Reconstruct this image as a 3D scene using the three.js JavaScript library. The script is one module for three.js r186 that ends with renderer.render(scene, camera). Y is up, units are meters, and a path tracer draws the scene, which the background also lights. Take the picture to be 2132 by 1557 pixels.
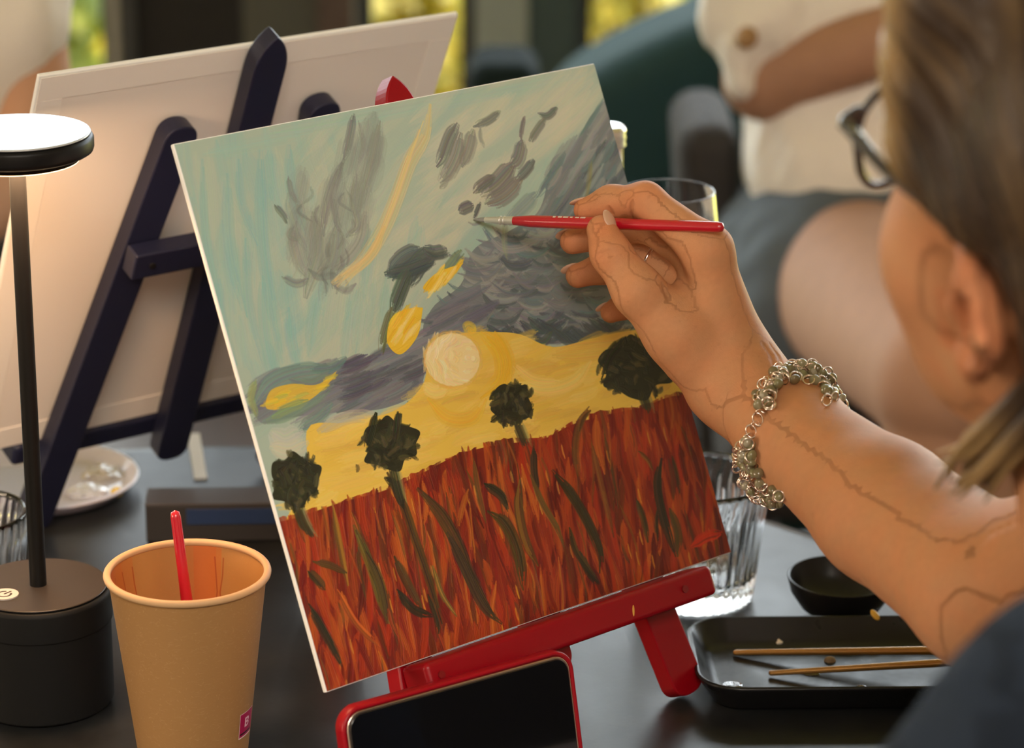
import * as THREE from 'three';
import { RoundedBoxGeometry } from 'three/addons/geometries/RoundedBoxGeometry.js';
import { mergeGeometries } from 'three/addons/utils/BufferGeometryUtils.js';
import { RectAreaLightUniformsLib } from 'three/addons/lights/RectAreaLightUniformsLib.js';
import { createNoise3D, createNoise2D } from 'simplex-noise';

// ------------------------------------------------------------------ camera, sky, sun, lamps, exposure
const W = 2132, H = 1557, FPX = 6057, PITCH = 18.93 * Math.PI / 180, ROLL = 0.34 * Math.PI / 180;
const TABLE = 0.74, CAMY = TABLE + 0.727;
const V = (x, y, z) => new THREE.Vector3(x, y, z);
const scene = new THREE.Scene();
const camera = new THREE.PerspectiveCamera(2 * Math.atan(H / 2 / FPX) * 180 / Math.PI, W / H, 0.05, 120);
const cF = V(0, -Math.sin(PITCH), -Math.cos(PITCH)), cR0 = V(1, 0, 0), cU0 = cR0.clone().cross(cF);
const cR = cR0.clone().multiplyScalar(Math.cos(ROLL)).addScaledVector(cU0, Math.sin(ROLL));
const cU = cU0.clone().multiplyScalar(Math.cos(ROLL)).addScaledVector(cR0, -Math.sin(ROLL));
const camPos = V(0, CAMY, 0);
camera.position.copy(camPos);
camera.up.copy(cU);
camera.lookAt(camPos.clone().add(cF));
camera.focus = 1.61;
camera.userData.fStop = 6.6;
camera.updateMatrixWorld();

const renderer = new THREE.WebGLRenderer({ antialias: true });
renderer.toneMapping = THREE.LinearToneMapping;
renderer.toneMappingExposure = 1.15;
renderer.shadowMap.enabled = true;
RectAreaLightUniformsLib.init();

scene.background = new THREE.Color().setRGB(0.86, 0.95, 1.0);   // bright overcast evening sky, seen only through the window openings
scene.backgroundIntensity = 7.0;
const sun = new THREE.DirectionalLight(new THREE.Color().setRGB(1, 0.82, 0.52), 20);
sun.position.set(-9, 6.5, -1.5);
sun.target.position.set(0, 0, -7);
sun.castShadow = true;
sun.shadow.camera.left = sun.shadow.camera.bottom = -10; sun.shadow.camera.right = sun.shadow.camera.top = 10; sun.shadow.camera.far = 30;
scene.add(sun, sun.target);

// ------------------------------------------------------------------ helpers
let seed = 12345;
const rnd = () => { seed = (seed + 0x6d2b79f5) | 0; let t = Math.imul(seed ^ (seed >>> 15), 1 | seed); t = (t + Math.imul(t ^ (t >>> 7), 61 | t)) ^ t; return ((t ^ (t >>> 14)) >>> 0) / 4294967296; };
const rr = (a, b) => a + (b - a) * rnd();
const noise3 = createNoise3D(rnd), noise2 = createNoise2D(rnd);
const dir = (u, v) => cF.clone().addScaledVector(cR, (u - W / 2) / FPX).addScaledVector(cU, -(v - H / 2) / FPX);
const at = (u, v, d) => camPos.clone().addScaledVector(dir(u, v), d);              // photo pixel and depth to a point
const onY = (u, v, y) => { const d = dir(u, v); return camPos.clone().addScaledVector(d, (y - CAMY) / d.y); };
const onTable = (u, v, h = 0) => onY(u, v, TABLE + h);
const depthOf = (p) => p.clone().sub(camPos).dot(cF);
const taken = {};
function named(o, name) { const n = (taken[name] = (taken[name] ?? -1) + 1); o.name = n ? `${name}_${String(n).padStart(3, '0')}` : name; return o; }
function tag(o, label, category, group) { o.userData.label = label; o.userData.category = category; if (group) o.userData.group = group; return o; }
function shade(o) { o.traverse((c) => { if (c.isMesh) { c.castShadow = true; c.receiveShadow = true; } }); return o; }
function thing(name, label, category, pos, group) { const g = named(new THREE.Group(), name); if (pos) g.position.copy(pos); tag(g, label, category, group); scene.add(g); return g; }
function single(name, geo, mat, label, category, pos, group) { const m = named(new THREE.Mesh(geo, mat), name); if (pos) m.position.copy(pos); tag(m, label, category, group); scene.add(m); return m; }
function part(parent, name, geo, mat, pos, label) { const m = new THREE.Mesh(geo, mat); m.name = name; if (pos) m.position.copy(pos); if (label) m.userData.label = label; parent.add(m); return m; }
function struct(name, geo, mat, pos, label) { const m = new THREE.Mesh(geo, mat); m.name = name; m.userData.kind = 'structure'; if (label) m.userData.label = label; if (pos) m.position.copy(pos); scene.add(m); return m; }
const std = (o) => new THREE.MeshStandardMaterial(o), phy = (o) => new THREE.MeshPhysicalMaterial(o);
const rgb = (r, g, b) => new THREE.Color().setRGB(r, g, b);
const box = (w, h, d, r = 0.002, s = 2) => new RoundedBoxGeometry(w, h, d, s, r);
const lathe = (pts, n = 64) => new THREE.LatheGeometry(pts.map(([x, y]) => new THREE.Vector2(x, y)), n);
const curve = (pts, closed = false) => new THREE.CatmullRomCurve3(pts, closed, 'centripetal');
const tube = (pts, r, n = 40, k = 10, closed = false) => new THREE.TubeGeometry(curve(pts, closed), n, r, k, closed);
const basis = (x, y, z, p) => new THREE.Matrix4().makeBasis(x, y, z).setPosition(p);
function place(o, m) { m.decompose(o.position, o.quaternion, o.scale); return o; }
// a tapering tube along points with one radius per point, ends closed with round caps
function taper(pts, radii, n = 24, k = 14) {
  const c = curve(pts), pos = [], idx = [], fr = c.computeFrenetFrames(n, false);
  const rad = (t) => { const x = t * (radii.length - 1), i = Math.min(radii.length - 2, Math.floor(x)); return radii[i] + (radii[i + 1] - radii[i]) * (x - i); };
  const rings = [];
  const cap = 4;
  for (let i = 0; i < cap; i++) { const a = i / cap * Math.PI / 2; rings.push([0, -Math.cos(a), Math.sin(a)]); }
  for (let i = 0; i <= n; i++) rings.push([i / n, 0, 1]);
  for (let i = 1; i <= cap; i++) { const a = i / cap * Math.PI / 2; rings.push([1, Math.sin(a), Math.cos(a)]); }
  for (const [t, off, s] of rings) {
    const p = c.getPointAt(t), r = rad(t), f = Math.round(t * n);
    p.addScaledVector(fr.tangents[f], off * r);
    for (let j = 0; j < k; j++) { const a = j / k * 2 * Math.PI; const q = p.clone().addScaledVector(fr.normals[f], Math.cos(a) * r * s).addScaledVector(fr.binormals[f], Math.sin(a) * r * s); pos.push(q.x, q.y, q.z); }
  }
  for (let i = 0; i < rings.length - 1; i++) for (let j = 0; j < k; j++) { const a = i * k + j, b = i * k + (j + 1) % k; idx.push(a, b, a + k, b, b + k, a + k); }
  const g = new THREE.BufferGeometry(); g.setAttribute('position', new THREE.Float32BufferAttribute(pos, 3)); g.setIndex(idx); g.computeVertexNormals(); return g;
}

// ---- signed distance fields meshed with surface nets
const sdCap = (p, a, b, ra, rb) => {
  const bx = b.x - a.x, by = b.y - a.y, bz = b.z - a.z, px = p.x - a.x, py = p.y - a.y, pz = p.z - a.z;
  const t = Math.min(1, Math.max(0, (px * bx + py * by + pz * bz) / (bx * bx + by * by + bz * bz + 1e-12)));
  const x = px - bx * t, y = py - by * t, z = pz - bz * t;
  return Math.sqrt(x * x + y * y + z * z) - (ra + (rb - ra) * t);
};
const sdEll = (p, c, rx, ry, rz) => {
  const x = (p.x - c.x) / rx, y = (p.y - c.y) / ry, z = (p.z - c.z) / rz, k = Math.sqrt(x * x + y * y + z * z);
  const x2 = x / rx, y2 = y / ry, z2 = z / rz, k2 = Math.sqrt(x2 * x2 + y2 * y2 + z2 * z2);
  return k < 1e-6 ? -Math.min(rx, ry, rz) : k * (k - 1) / k2;
};
const smin = (a, b, k) => { const h = Math.max(k - Math.abs(a - b), 0) / k; return Math.min(a, b) - h * h * k * 0.25; };
const smax = (a, b, k) => -smin(-a, -b, k);
const sstep = (a, b, x) => { const t = Math.min(1, Math.max(0, (x - a) / (b - a))); return t * t * (3 - 2 * t); };
function netMesh(sdf, lo, hi, cell, colour) {
  const nx = Math.ceil((hi.x - lo.x) / cell) + 1, ny = Math.ceil((hi.y - lo.y) / cell) + 1, nz = Math.ceil((hi.z - lo.z) / cell) + 1;
  const f = new Float32Array(nx * ny * nz).fill(1), p = V(0, 0, 0), B = 5, id = (i, j, k) => (k * ny + j) * nx + i;
  for (let k0 = 0; k0 < nz; k0 += B) for (let j0 = 0; j0 < ny; j0 += B) for (let i0 = 0; i0 < nx; i0 += B) {
    p.set(lo.x + (i0 + B / 2) * cell, lo.y + (j0 + B / 2) * cell, lo.z + (k0 + B / 2) * cell);
    const d = sdf(p), far = Math.abs(d) > B * cell * 1.9;
    for (let k = k0; k < Math.min(nz, k0 + B); k++) for (let j = j0; j < Math.min(ny, j0 + B); j++) for (let i = i0; i < Math.min(nx, i0 + B); i++) {
      if (far) f[id(i, j, k)] = d; else { p.set(lo.x + i * cell, lo.y + j * cell, lo.z + k * cell); f[id(i, j, k)] = sdf(p); }
    }
  }
  const vid = new Int32Array(nx * ny * nz).fill(-1), pos = [], idx = [];
  for (let k = 0; k < nz - 1; k++) for (let j = 0; j < ny - 1; j++) for (let i = 0; i < nx - 1; i++) {
    let m = 0; const c = [];
    for (let q = 0; q < 8; q++) { const v = f[id(i + (q & 1), j + ((q >> 1) & 1), k + (q >> 2))]; c.push(v); if (v < 0) m++; }
    if (m === 0 || m === 8) continue;
    let x = 0, y = 0, z = 0, n = 0;
    for (let q = 0; q < 8; q++) for (const b of [1, 2, 4]) if (!(q & b)) {
      const a0 = c[q], a1 = c[q | b]; if ((a0 < 0) === (a1 < 0)) continue;
      const t = a0 / (a0 - a1); n++;
      x += (q & 1) + (b === 1 ? t : 0); y += ((q >> 1) & 1) + (b === 2 ? t : 0); z += (q >> 2) + (b === 4 ? t : 0);
    }
    vid[id(i, j, k)] = pos.length / 3;
    pos.push(lo.x + (i + x / n) * cell, lo.y + (j + y / n) * cell, lo.z + (k + z / n) * cell);
  }
  const quad = (a, b, c, d, flip) => { if (a < 0 || b < 0 || c < 0 || d < 0) return; if (flip) idx.push(a, c, b, a, d, c); else idx.push(a, b, c, a, c, d); };
  for (let k = 1; k < nz - 1; k++) for (let j = 1; j < ny - 1; j++) for (let i = 1; i < nx - 1; i++) {
    const s = f[id(i, j, k)] < 0;
    if (s !== f[id(i + 1, j, k)] < 0) quad(vid[id(i, j - 1, k - 1)], vid[id(i, j, k - 1)], vid[id(i, j, k)], vid[id(i, j - 1, k)], !s);
    if (s !== f[id(i, j + 1, k)] < 0) quad(vid[id(i - 1, j, k - 1)], vid[id(i - 1, j, k)], vid[id(i, j, k)], vid[id(i, j, k - 1)], !s);
    if (s !== f[id(i, j, k + 1)] < 0) quad(vid[id(i - 1, j - 1, k)], vid[id(i, j - 1, k)], vid[id(i, j, k)], vid[id(i - 1, j, k)], !s);
  }
  const nor = new Float32Array(pos.length), col = colour && new Float32Array(pos.length), e = cell * 0.35, c = new THREE.Color();
  for (let i = 0; i < pos.length; i += 3) {
    const g = (x, y, z) => { p.set(pos[i] + x, pos[i + 1] + y, pos[i + 2] + z); return sdf(p); };
    const n = V(g(e, 0, 0) - g(-e, 0, 0), g(0, e, 0) - g(0, -e, 0), g(0, 0, e) - g(0, 0, -e)).normalize();
    nor[i] = n.x; nor[i + 1] = n.y; nor[i + 2] = n.z;
    if (col) { p.set(pos[i], pos[i + 1], pos[i + 2]); colour(p, c, n); col[i] = c.r; col[i + 1] = c.g; col[i + 2] = c.b; }
  }
  const g = new THREE.BufferGeometry();
  g.setAttribute('position', new THREE.Float32BufferAttribute(pos, 3)); g.setAttribute('normal', new THREE.BufferAttribute(nor, 3));
  if (col) g.setAttribute('color', new THREE.BufferAttribute(col, 3));
  g.setIndex(idx);
  return g;
}
// ---- computed textures
function canvasTex(w, h, draw, srgb = true) { const c = document.createElement('canvas'); c.width = w; c.height = h; draw(c.getContext('2d'), w, h); const t = new THREE.CanvasTexture(c); if (srgb) t.colorSpace = THREE.SRGBColorSpace; t.wrapS = t.wrapT = THREE.RepeatWrapping; return t; }
function noiseTex(n, fn, srgb = false) {
  const d = new Uint8Array(n * n * 4);
  for (let y = 0; y < n; y++) for (let x = 0; x < n; x++) { const v = fn(x / n, y / n), i = (y * n + x) * 4; if (Array.isArray(v)) { d[i] = v[0]; d[i + 1] = v[1]; d[i + 2] = v[2]; } else d[i] = d[i + 1] = d[i + 2] = Math.max(0, Math.min(255, v)); d[i + 3] = 255; }
  const t = new THREE.DataTexture(d, n, n); t.wrapS = t.wrapT = THREE.RepeatWrapping; t.magFilter = THREE.LinearFilter; t.minFilter = THREE.LinearMipmapLinearFilter; t.generateMipmaps = true; if (srgb) t.colorSpace = THREE.SRGBColorSpace; t.needsUpdate = true; return t;
}
// tileable noise: a torus walk in 4-D replaced by mirrored blending
const tileN = (x, y, s) => { const a = noise2(x * s, y * s), b = noise2((x - 1) * s, y * s), c = noise2(x * s, (y - 1) * s), d = noise2((x - 1) * s, (y - 1) * s); return (a * (1 - x) + b * x) * (1 - y) + (c * (1 - x) + d * x) * y; };
const worldUV = (g, s = 1) => { const p = g.attributes.position, n = g.attributes.normal, uv = new Float32Array(p.count * 2); for (let i = 0; i < p.count; i++) { const ax = Math.abs(n.getX(i)), ay = Math.abs(n.getY(i)), az = Math.abs(n.getZ(i)); const [a, b] = ay >= ax && ay >= az ? [p.getX(i), p.getZ(i)] : ax >= az ? [p.getZ(i), p.getY(i)] : [p.getX(i), p.getY(i)]; uv[i * 2] = a * s; uv[i * 2 + 1] = b * s; } g.setAttribute('uv', new THREE.BufferAttribute(uv, 2)); return g; };
// ------------------------------------------------------------------ the room
const ZB = -4.6, ZF = 2.6, XL = -3.4, XR = 3.4, HT = 2.8;
const grainBump = noiseTex(256, (x, y) => 128 + 60 * tileN(x, y, 60) + 40 * tileN(x, y, 20));
const plaster = (c, r = 0.9) => std({ color: c, roughness: r, bumpMap: grainBump, bumpScale: 0.0006 });
const floorTex = canvasTex(1024, 1024, (g, w, h) => {
  g.fillStyle = '#3a2c22'; g.fillRect(0, 0, w, h);
  for (let i = 0; i < 2600; i++) { g.strokeStyle = `rgba(${rr(30, 80) | 0},${rr(22, 56) | 0},${rr(16, 40) | 0},${rr(.1, .35)})`; g.lineWidth = rr(.5, 2); const x = rr(0, w), y = rr(0, h), l = rr(30, 200); g.beginPath(); g.moveTo(x, y); g.lineTo(x + rr(-4, 4), y + l); g.stroke(); }
});
const floorGeo = worldUV(new THREE.BoxGeometry(XR - XL, 0.1, ZF - ZB), 0.8);
struct('floor', floorGeo, std({ map: floorTex, roughness: 0.45 }), V(0, -0.05, (ZF + ZB) / 2));
struct('ceiling', worldUV(new THREE.BoxGeometry(XR - XL, 0.1, ZF - ZB)), plaster(rgb(0.62, 0.57, 0.5)), V(0, HT + 0.05, (ZF + ZB) / 2));
struct('wall_left', worldUV(new THREE.BoxGeometry(0.1, HT, ZF - ZB)), plaster(rgb(0.42, 0.34, 0.27)), V(XL - 0.05, HT / 2, (ZF + ZB) / 2));
struct('wall_right', worldUV(new THREE.BoxGeometry(0.1, HT, ZF - ZB)), plaster(rgb(0.42, 0.34, 0.27)), V(XR + 0.05, HT / 2, (ZF + ZB) / 2));
struct('wall_front', worldUV(new THREE.BoxGeometry(XR - XL, HT, 0.1)), plaster(rgb(0.45, 0.36, 0.28)), V(0, HT / 2, ZF + 0.05));
const xb = (u) => (u - W / 2) / FPX * 4.70;      // photo column to metres on the window wall
const wallBack = new THREE.Group(); wallBack.name = 'wall_back'; wallBack.userData.kind = 'structure'; scene.add(wallBack);
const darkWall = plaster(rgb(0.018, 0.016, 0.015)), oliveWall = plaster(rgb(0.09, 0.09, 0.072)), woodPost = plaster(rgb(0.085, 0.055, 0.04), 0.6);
const sage = plaster(rgb(0.30, 0.34, 0.31)), deepTeal = plaster(rgb(0.055, 0.085, 0.085)), frameGrey = std({ color: rgb(0.05, 0.052, 0.05), roughness: 0.5 }), litFrame = std({ color: rgb(0.38, 0.36, 0.30), roughness: 0.5 });
function seg(parent, name, u0, u1, mat, z = ZB, d = 0.14, y0 = 0, y1 = HT) { const a = xb(u0), b = xb(u1); return part(parent, name, worldUV(new THREE.BoxGeometry(b - a, y1 - y0, d)), mat, V((a + b) / 2, (y0 + y1) / 2, z)); }
part(wallBack, 'lintel', worldUV(new THREE.BoxGeometry(XR - XL, 0.25, 0.14)), plaster(rgb(0.4, 0.36, 0.3)), V(0, HT - 0.125, ZB));
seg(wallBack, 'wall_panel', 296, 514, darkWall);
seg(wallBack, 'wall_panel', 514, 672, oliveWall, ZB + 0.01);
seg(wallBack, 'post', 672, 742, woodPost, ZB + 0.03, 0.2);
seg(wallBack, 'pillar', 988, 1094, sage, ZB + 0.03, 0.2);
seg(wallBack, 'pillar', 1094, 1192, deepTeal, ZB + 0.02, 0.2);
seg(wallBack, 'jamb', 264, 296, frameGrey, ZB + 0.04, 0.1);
seg(wallBack, 'jamb', 247, 264, litFrame, ZB + 0.05, 0.1);  // lit strip of the frame, the light put into its pale colour
const glassPane = phy({ color: 0xffffff, transmission: 1, thickness: 0, roughness: 0, ior: 1.45 });
function windowUnit(n, x0, x1, mullions) {
  const g = new THREE.Group(); g.name = `window_${n}`; g.userData.kind = 'structure'; scene.add(g);
  const yT = HT - 0.25, w = x1 - x0, cx = (x0 + x1) / 2;
  part(g, 'frame', new THREE.BoxGeometry(w, 0.05, 0.06), frameGrey, V(cx, 0.025, ZB)); part(g, 'frame', new THREE.BoxGeometry(w, 0.05, 0.06), frameGrey, V(cx, yT - 0.025, ZB));
  const xs = [x0, ...mullions, x1];
  for (let i = 0; i < xs.length; i++) part(g, 'mullion', new THREE.BoxGeometry(0.024, yT - 0.1, 0.05), frameGrey, V(i === 0 ? xs[i] + 0.012 : i === xs.length - 1 ? xs[i] - 0.012 : xs[i], yT / 2, ZB));
  for (let i = 0; i + 1 < xs.length; i++) part(g, 'pane', new THREE.PlaneGeometry(xs[i + 1] - xs[i] - 0.02, yT - 0.1), glassPane, V((xs[i] + xs[i + 1]) / 2, yT / 2, ZB));
}
windowUnit(1, XL, xb(247), [-2.2]);
windowUnit(2, xb(742), xb(988), []);
windowUnit(3, xb(1192), XR, [1.25, 2.35]);
// unseen ceiling panel, added as fill light from behind and above the camera
function addedCeilingLamp(x, z, w, h, power, label) {
  const g = thing('added_ceiling_lamp', label, 'lamp', V(x, HT, z));
  part(g, 'housing', box(w + 0.06, 0.05, h + 0.06, 0.015), std({ color: rgb(0.04, 0.04, 0.04), roughness: 0.5 }), V(0, -0.025, 0));
  part(g, 'diffuser', box(w, 0.012, h, 0.005), std({ color: 0xffffff, emissive: rgb(1, 0.79, 0.56), emissiveIntensity: 2.0, roughness: 0.6 }), V(0, -0.052, 0));
  const l = new THREE.RectAreaLight(rgb(1, 0.93, 0.83), power, w, h); l.position.set(0, -0.062, 0); l.rotation.x = -Math.PI / 2; g.add(l);
  return g;
}
addedCeilingLamp(0.5, 1.45, 1.9, 1.4, 12, 'large warm fill light panel added unseen above and behind the camera');
{ // a wide glowing panel added out of view on the left wall as side light
  const g = thing('added_wall_lamp', 'wide warm light panel added unseen on the left wall beside the table', 'lamp', V(XL + 0.001, 1.3, -0.35)), w = 1.3, h = 0.9; g.rotation.y = -Math.PI / 2;
  part(g, 'housing', box(w + 0.06, h + 0.06, 0.06, 0.02), std({ color: rgb(0.05, 0.045, 0.04), roughness: 0.5 }), V(0, 0, -0.031));
  part(g, 'diffuser', box(w, h, 0.012, 0.005), std({ color: 0xffffff, emissive: rgb(1, 0.76, 0.52), emissiveIntensity: 3, roughness: 0.6 }), V(0, 0, -0.064));
  const l = new THREE.RectAreaLight(rgb(1, 0.78, 0.56), 8.5, w, h); l.position.set(0, 0, -0.075); g.add(l);
}

// ------------------------------------------------------------------ outside: lawn and sunlit shrubs beyond the glass
const lawnTex = noiseTex(256, (x, y) => { const n = 0.5 + 0.3 * tileN(x, y, 9) + 0.2 * tileN(x, y, 40); return [130 + 90 * n, 125 + 80 * n, 40 + 30 * n]; }, true);
struct('lawn', worldUV(new THREE.BoxGeometry(24, 0.1, 18), 0.5), std({ map: lawnTex, roughness: 1 }), V(0, -0.11, ZB - 9.1), 'sunlit lawn beyond the windows');
function leafCloud(n, rx, ry, rz, size, palette) {
  const pos = [], col = [], nor = [];
  for (let i = 0; i < n; i++) {
    const d = V(rr(-1, 1), rr(-1, 1), rr(-1, 1)); if (d.lengthSq() > 1 || d.lengthSq() < 0.15) { i--; continue; }
    const r = 0.75 + 0.35 * noise3(d.x * 2, d.y * 2, d.z * 2);
    const p = V(d.x * rx * r, ry + d.y * ry * r, d.z * rz * r), a = V(rr(-1, 1), rr(-1, 1), rr(-1, 1)).normalize(), b = V(rr(-1, 1), rr(-1, 1), rr(-1, 1)).cross(a).normalize(), s = size * rr(0.6, 1.3), nn = a.clone().cross(b);
    const q = [p.clone().addScaledVector(a, s), p.clone().addScaledVector(b, s * 0.45), p.clone().addScaledVector(a, -s), p.clone().addScaledVector(b, -s * 0.45)], c = palette[(rnd() * palette.length) | 0], k = rr(0.8, 1.15);
    for (const j of [0, 1, 2, 0, 2, 3]) { pos.push(q[j].x, q[j].y, q[j].z); nor.push(nn.x, nn.y, nn.z); col.push(c[0] * k, c[1] * k, c[2] * k); }
  }
  const g = new THREE.BufferGeometry(); g.setAttribute('position', new THREE.Float32BufferAttribute(pos, 3)); g.setAttribute('normal', new THREE.Float32BufferAttribute(nor, 3)); g.setAttribute('color', new THREE.Float32BufferAttribute(col, 3)); return g;
}
const leafMat = phy({ vertexColors: true, roughness: 0.9, transmission: 0.35, thickness: 0, side: THREE.DoubleSide }), barkMat = std({ color: rgb(0.12, 0.08, 0.05), roughness: 0.9 });
const yellowLeaf = [[0.75, 0.58, 0.08], [0.7, 0.62, 0.12], [0.62, 0.55, 0.08], [0.8, 0.66, 0.2]], greenLeaf = [[0.30, 0.36, 0.06], [0.4, 0.44, 0.08], [0.5, 0.48, 0.07], [0.25, 0.3, 0.1]], mixLeaf = [...yellowLeaf, ...greenLeaf];
const shrubSpots = [
  [-1.02, -5.45, 0.26, 0.3, greenLeaf, 'low green shrub outside, beside the T-shirt sleeve'], [-0.86, -6.35, 0.42, 0.5, yellowLeaf, 'yellow leaved shrub outside beyond the wide left window'],
  [-0.42, -5.5, 0.13, 0.3, yellowLeaf, 'small yellow shrub outside next to the brown post'], [-0.17, -5.75, 0.17, 0.36, yellowLeaf, 'tall yellow shrub outside behind the canvas'],
  [-0.02, -5.2, 0.1, 0.28, yellowLeaf, 'bright yellow shrub outside next to the pale pillar'], [0.2, -5.6, 0.14, 0.24, yellowLeaf, 'golden shrub outside next to the dark pillar'],
  [0.46, -6.2, 0.3, 0.4, greenLeaf, 'green shrub outside above the teal armchair'], [1.3, -6.6, 0.5, 0.6, mixLeaf, 'broad shrub outside behind the seated guest'], [-1.75, -6.6, 0.5, 0.6, mixLeaf, 'broad shrub outside beyond the far left window pane'],
];
for (const [x, z, r, h, pal, label] of shrubSpots) {
  const g = thing('shrub', label, 'shrub', V(x, -0.06, z), 'shrubs in the garden outside');
  part(g, 'foliage', leafCloud(2600, r, h, r, 0.06, pal), leafMat, V(0, 0.05, 0)).userData.kind = 'stuff';
  part(g, 'stem', taper([V(0, 0, 0), V(0.01, h * 0.5, 0), V(-0.02, h, 0.01)], [0.025, 0.015, 0.006], 8, 8), barkMat);
}

// ------------------------------------------------------------------ the table
const TC = V(-0.19, 0, -1.405), TR = 0.555;
const tableTex = noiseTex(1024, (x, y) => { const n = tileN(x, y, 7) * 0.5 + tileN(x, y, 19) * 0.3 + tileN(x, y, 60) * 0.2; const k = 1 + 0.45 * n; return [33 * k, 34 * k, 35 * k]; }, true);
const tableRough = noiseTex(512, (x, y) => 86 + 12 * tileN(x, y, 6) + 6 * tileN(x, y, 24));
const tableBump = noiseTex(512, (x, y) => 128 + 60 * tileN(x, y, 120));
const tab = thing('cafe_table', 'round dark slate-coloured table carrying the easels, lamp and dishes', 'table', V(TC.x, 0, TC.z));
{
  const top = worldUV(lathe([[0, -0.028], [TR - 0.006, -0.028], [TR, -0.022], [TR, -0.004], [TR - 0.004, 0], [TR - 0.012, 0.0], [0, 0]], 128), 1.6);
  part(tab, 'table_top', top, std({ map: tableTex, roughnessMap: tableRough, roughness: 1, bumpMap: tableBump, bumpScale: 0.00006 }), V(0, TABLE, 0));
  part(tab, 'pedestal', lathe([[0.05, 0.03], [0.035, 0.06], [0.035, TABLE - 0.05], [0.12, TABLE - 0.03]], 32), frameGrey);
  part(tab, 'foot', lathe([[0, 0], [0.27, 0], [0.27, 0.012], [0.06, 0.03], [0, 0.03]], 64), frameGrey);
}
// ------------------------------------------------------------------ canvases and easels
const TILT = 24.89 * Math.PI / 180;
function canvasFrame(cx, cy, cz, yaw, tilt) {
  const e1 = V(Math.cos(yaw), 0, -Math.sin(yaw)), n0 = V(Math.sin(yaw), 0, Math.cos(yaw)), e2 = V(0, Math.cos(tilt), 0).addScaledVector(n0, -Math.sin(tilt)), n = n0.clone().multiplyScalar(Math.cos(tilt)).add(V(0, Math.sin(tilt), 0));
  return { o: V(cx, cy + CAMY, cz), e1, e2, n };
}
const RF = canvasFrame(0.01677, -0.65573, -1.49149, 40.857 * Math.PI / 180, TILT);           // the painting
const bf = canvasFrame(-0.2294, -0.6576, -1.8334, 37.32 * Math.PI / 180, -24.78 * Math.PI / 180);
const BF = { o: bf.o.clone().addScaledVector(bf.n, -0.004), e1: bf.e1.clone().negate(), e2: bf.e2, n: bf.n.clone().negate() };   // its front looks away from us
const onCanvas = (u, v, off = 0) => { const d = dir(u, v), q = RF.o.clone().addScaledVector(RF.n, off); const t = q.clone().sub(camPos).dot(RF.n) / d.dot(RF.n); const X = camPos.clone().addScaledVector(d, t); const r = X.clone().sub(RF.o); return { X, a: r.dot(RF.e1), b: r.dot(RF.e2) }; };

// ---- the painting: every stroke measured on the flat canvas (centimetres turned to texels)
const PN = 1536;
const toTex = (u, v) => { const { a, b } = onCanvas(u, v); return [(a / 0.3 + 0.5) * PN, (1 - b / 0.3) * PN]; };
const paintCanvas = document.createElement('canvas'), reliefCanvas = document.createElement('canvas');
paintCanvas.width = paintCanvas.height = reliefCanvas.width = reliefCanvas.height = PN;
const pg = paintCanvas.getContext('2d'), bg = reliefCanvas.getContext('2d');
bg.fillStyle = '#808080'; bg.fillRect(0, 0, PN, PN);
const SC = PN / 0.3 / 3700;    // texels per photo pixel, about
const jit = (c, j) => c.map((x) => Math.max(0, Math.min(255, x + rr(-j, j))) | 0);
function spline(pts, n) { const c = new THREE.CatmullRomCurve3(pts.map(([x, y]) => V(x, y, 0)), false, 'centripetal'); return c.getSpacedPoints(n); }
// a loaded brush stroke: bristle lines that share one path, tapering at its ends
function stroke(pts, w, col, { alpha = 0.75, j = 14, relief = 0.35, end = 0.35, mix = null } = {}) {
  const K = 20, P = spline(pts.map(([u, v]) => toTex(u, v)), K), wid = w * SC, n = Math.max(4, Math.round(wid / 1.6));
  const nx = [], ny = []; for (let k = 0; k <= K; k++) { const a = P[Math.max(0, k - 1)], b = P[Math.min(K, k + 1)], l = Math.hypot(b.x - a.x, b.y - a.y) || 1; nx.push(-(b.y - a.y) / l); ny.push((b.x - a.x) / l); }
  let load = rr(0, 1);
  for (let i = 0; i < n; i++) {
    const x = i / (n - 1) * 2 - 1, o = x * wid / 2; load += rr(-0.45, 0.45); load = Math.min(1, Math.max(0, load));
    const base = mix && load > 0.55 ? mix : col, c = jit(base, j), edge = 1 - 0.45 * x * x, a = alpha * edge * rr(0.45, 1.1);
    const s0 = Math.floor(rr(0, 1 + K * 0.12 * (1 + Math.abs(x)))), s1 = K - Math.floor(rr(0, 1 + K * 0.2 * (1 + Math.abs(x))));
    const path = (g) => { g.beginPath(); for (let k = s0; k <= s1; k++) { const t = k / K, sh = Math.min(1, end + (1 - end) * Math.sin(Math.PI * t) * 1.5); const px = P[k].x + nx[k] * o * sh, py = P[k].y + ny[k] * o * sh; k === s0 ? g.moveTo(px, py) : g.lineTo(px, py); } g.stroke(); };
    pg.strokeStyle = `rgba(${c[0]},${c[1]},${c[2]},${Math.min(1, a)})`; pg.lineWidth = wid / n * 1.9 + 0.5; pg.lineCap = 'round'; path(pg);
    const h = 128 + rr(-60, 60) + (Math.abs(x) > 0.85 ? 50 : 0); bg.strokeStyle = `rgba(${h | 0},${h | 0},${h | 0},${relief})`; bg.lineWidth = wid / n * 1.3 + 0.4; bg.lineCap = 'round'; path(bg);
  }
}
function area(pts, col, alpha = 1) { pg.fillStyle = `rgba(${col.join()},${alpha})`; pg.beginPath(); spline([...pts, pts[0]].map(([u, v]) => toTex(u, v)), 140).forEach((p, i) => (i ? pg.lineTo(p.x, p.y) : pg.moveTo(p.x, p.y))); pg.fill(); }
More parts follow.
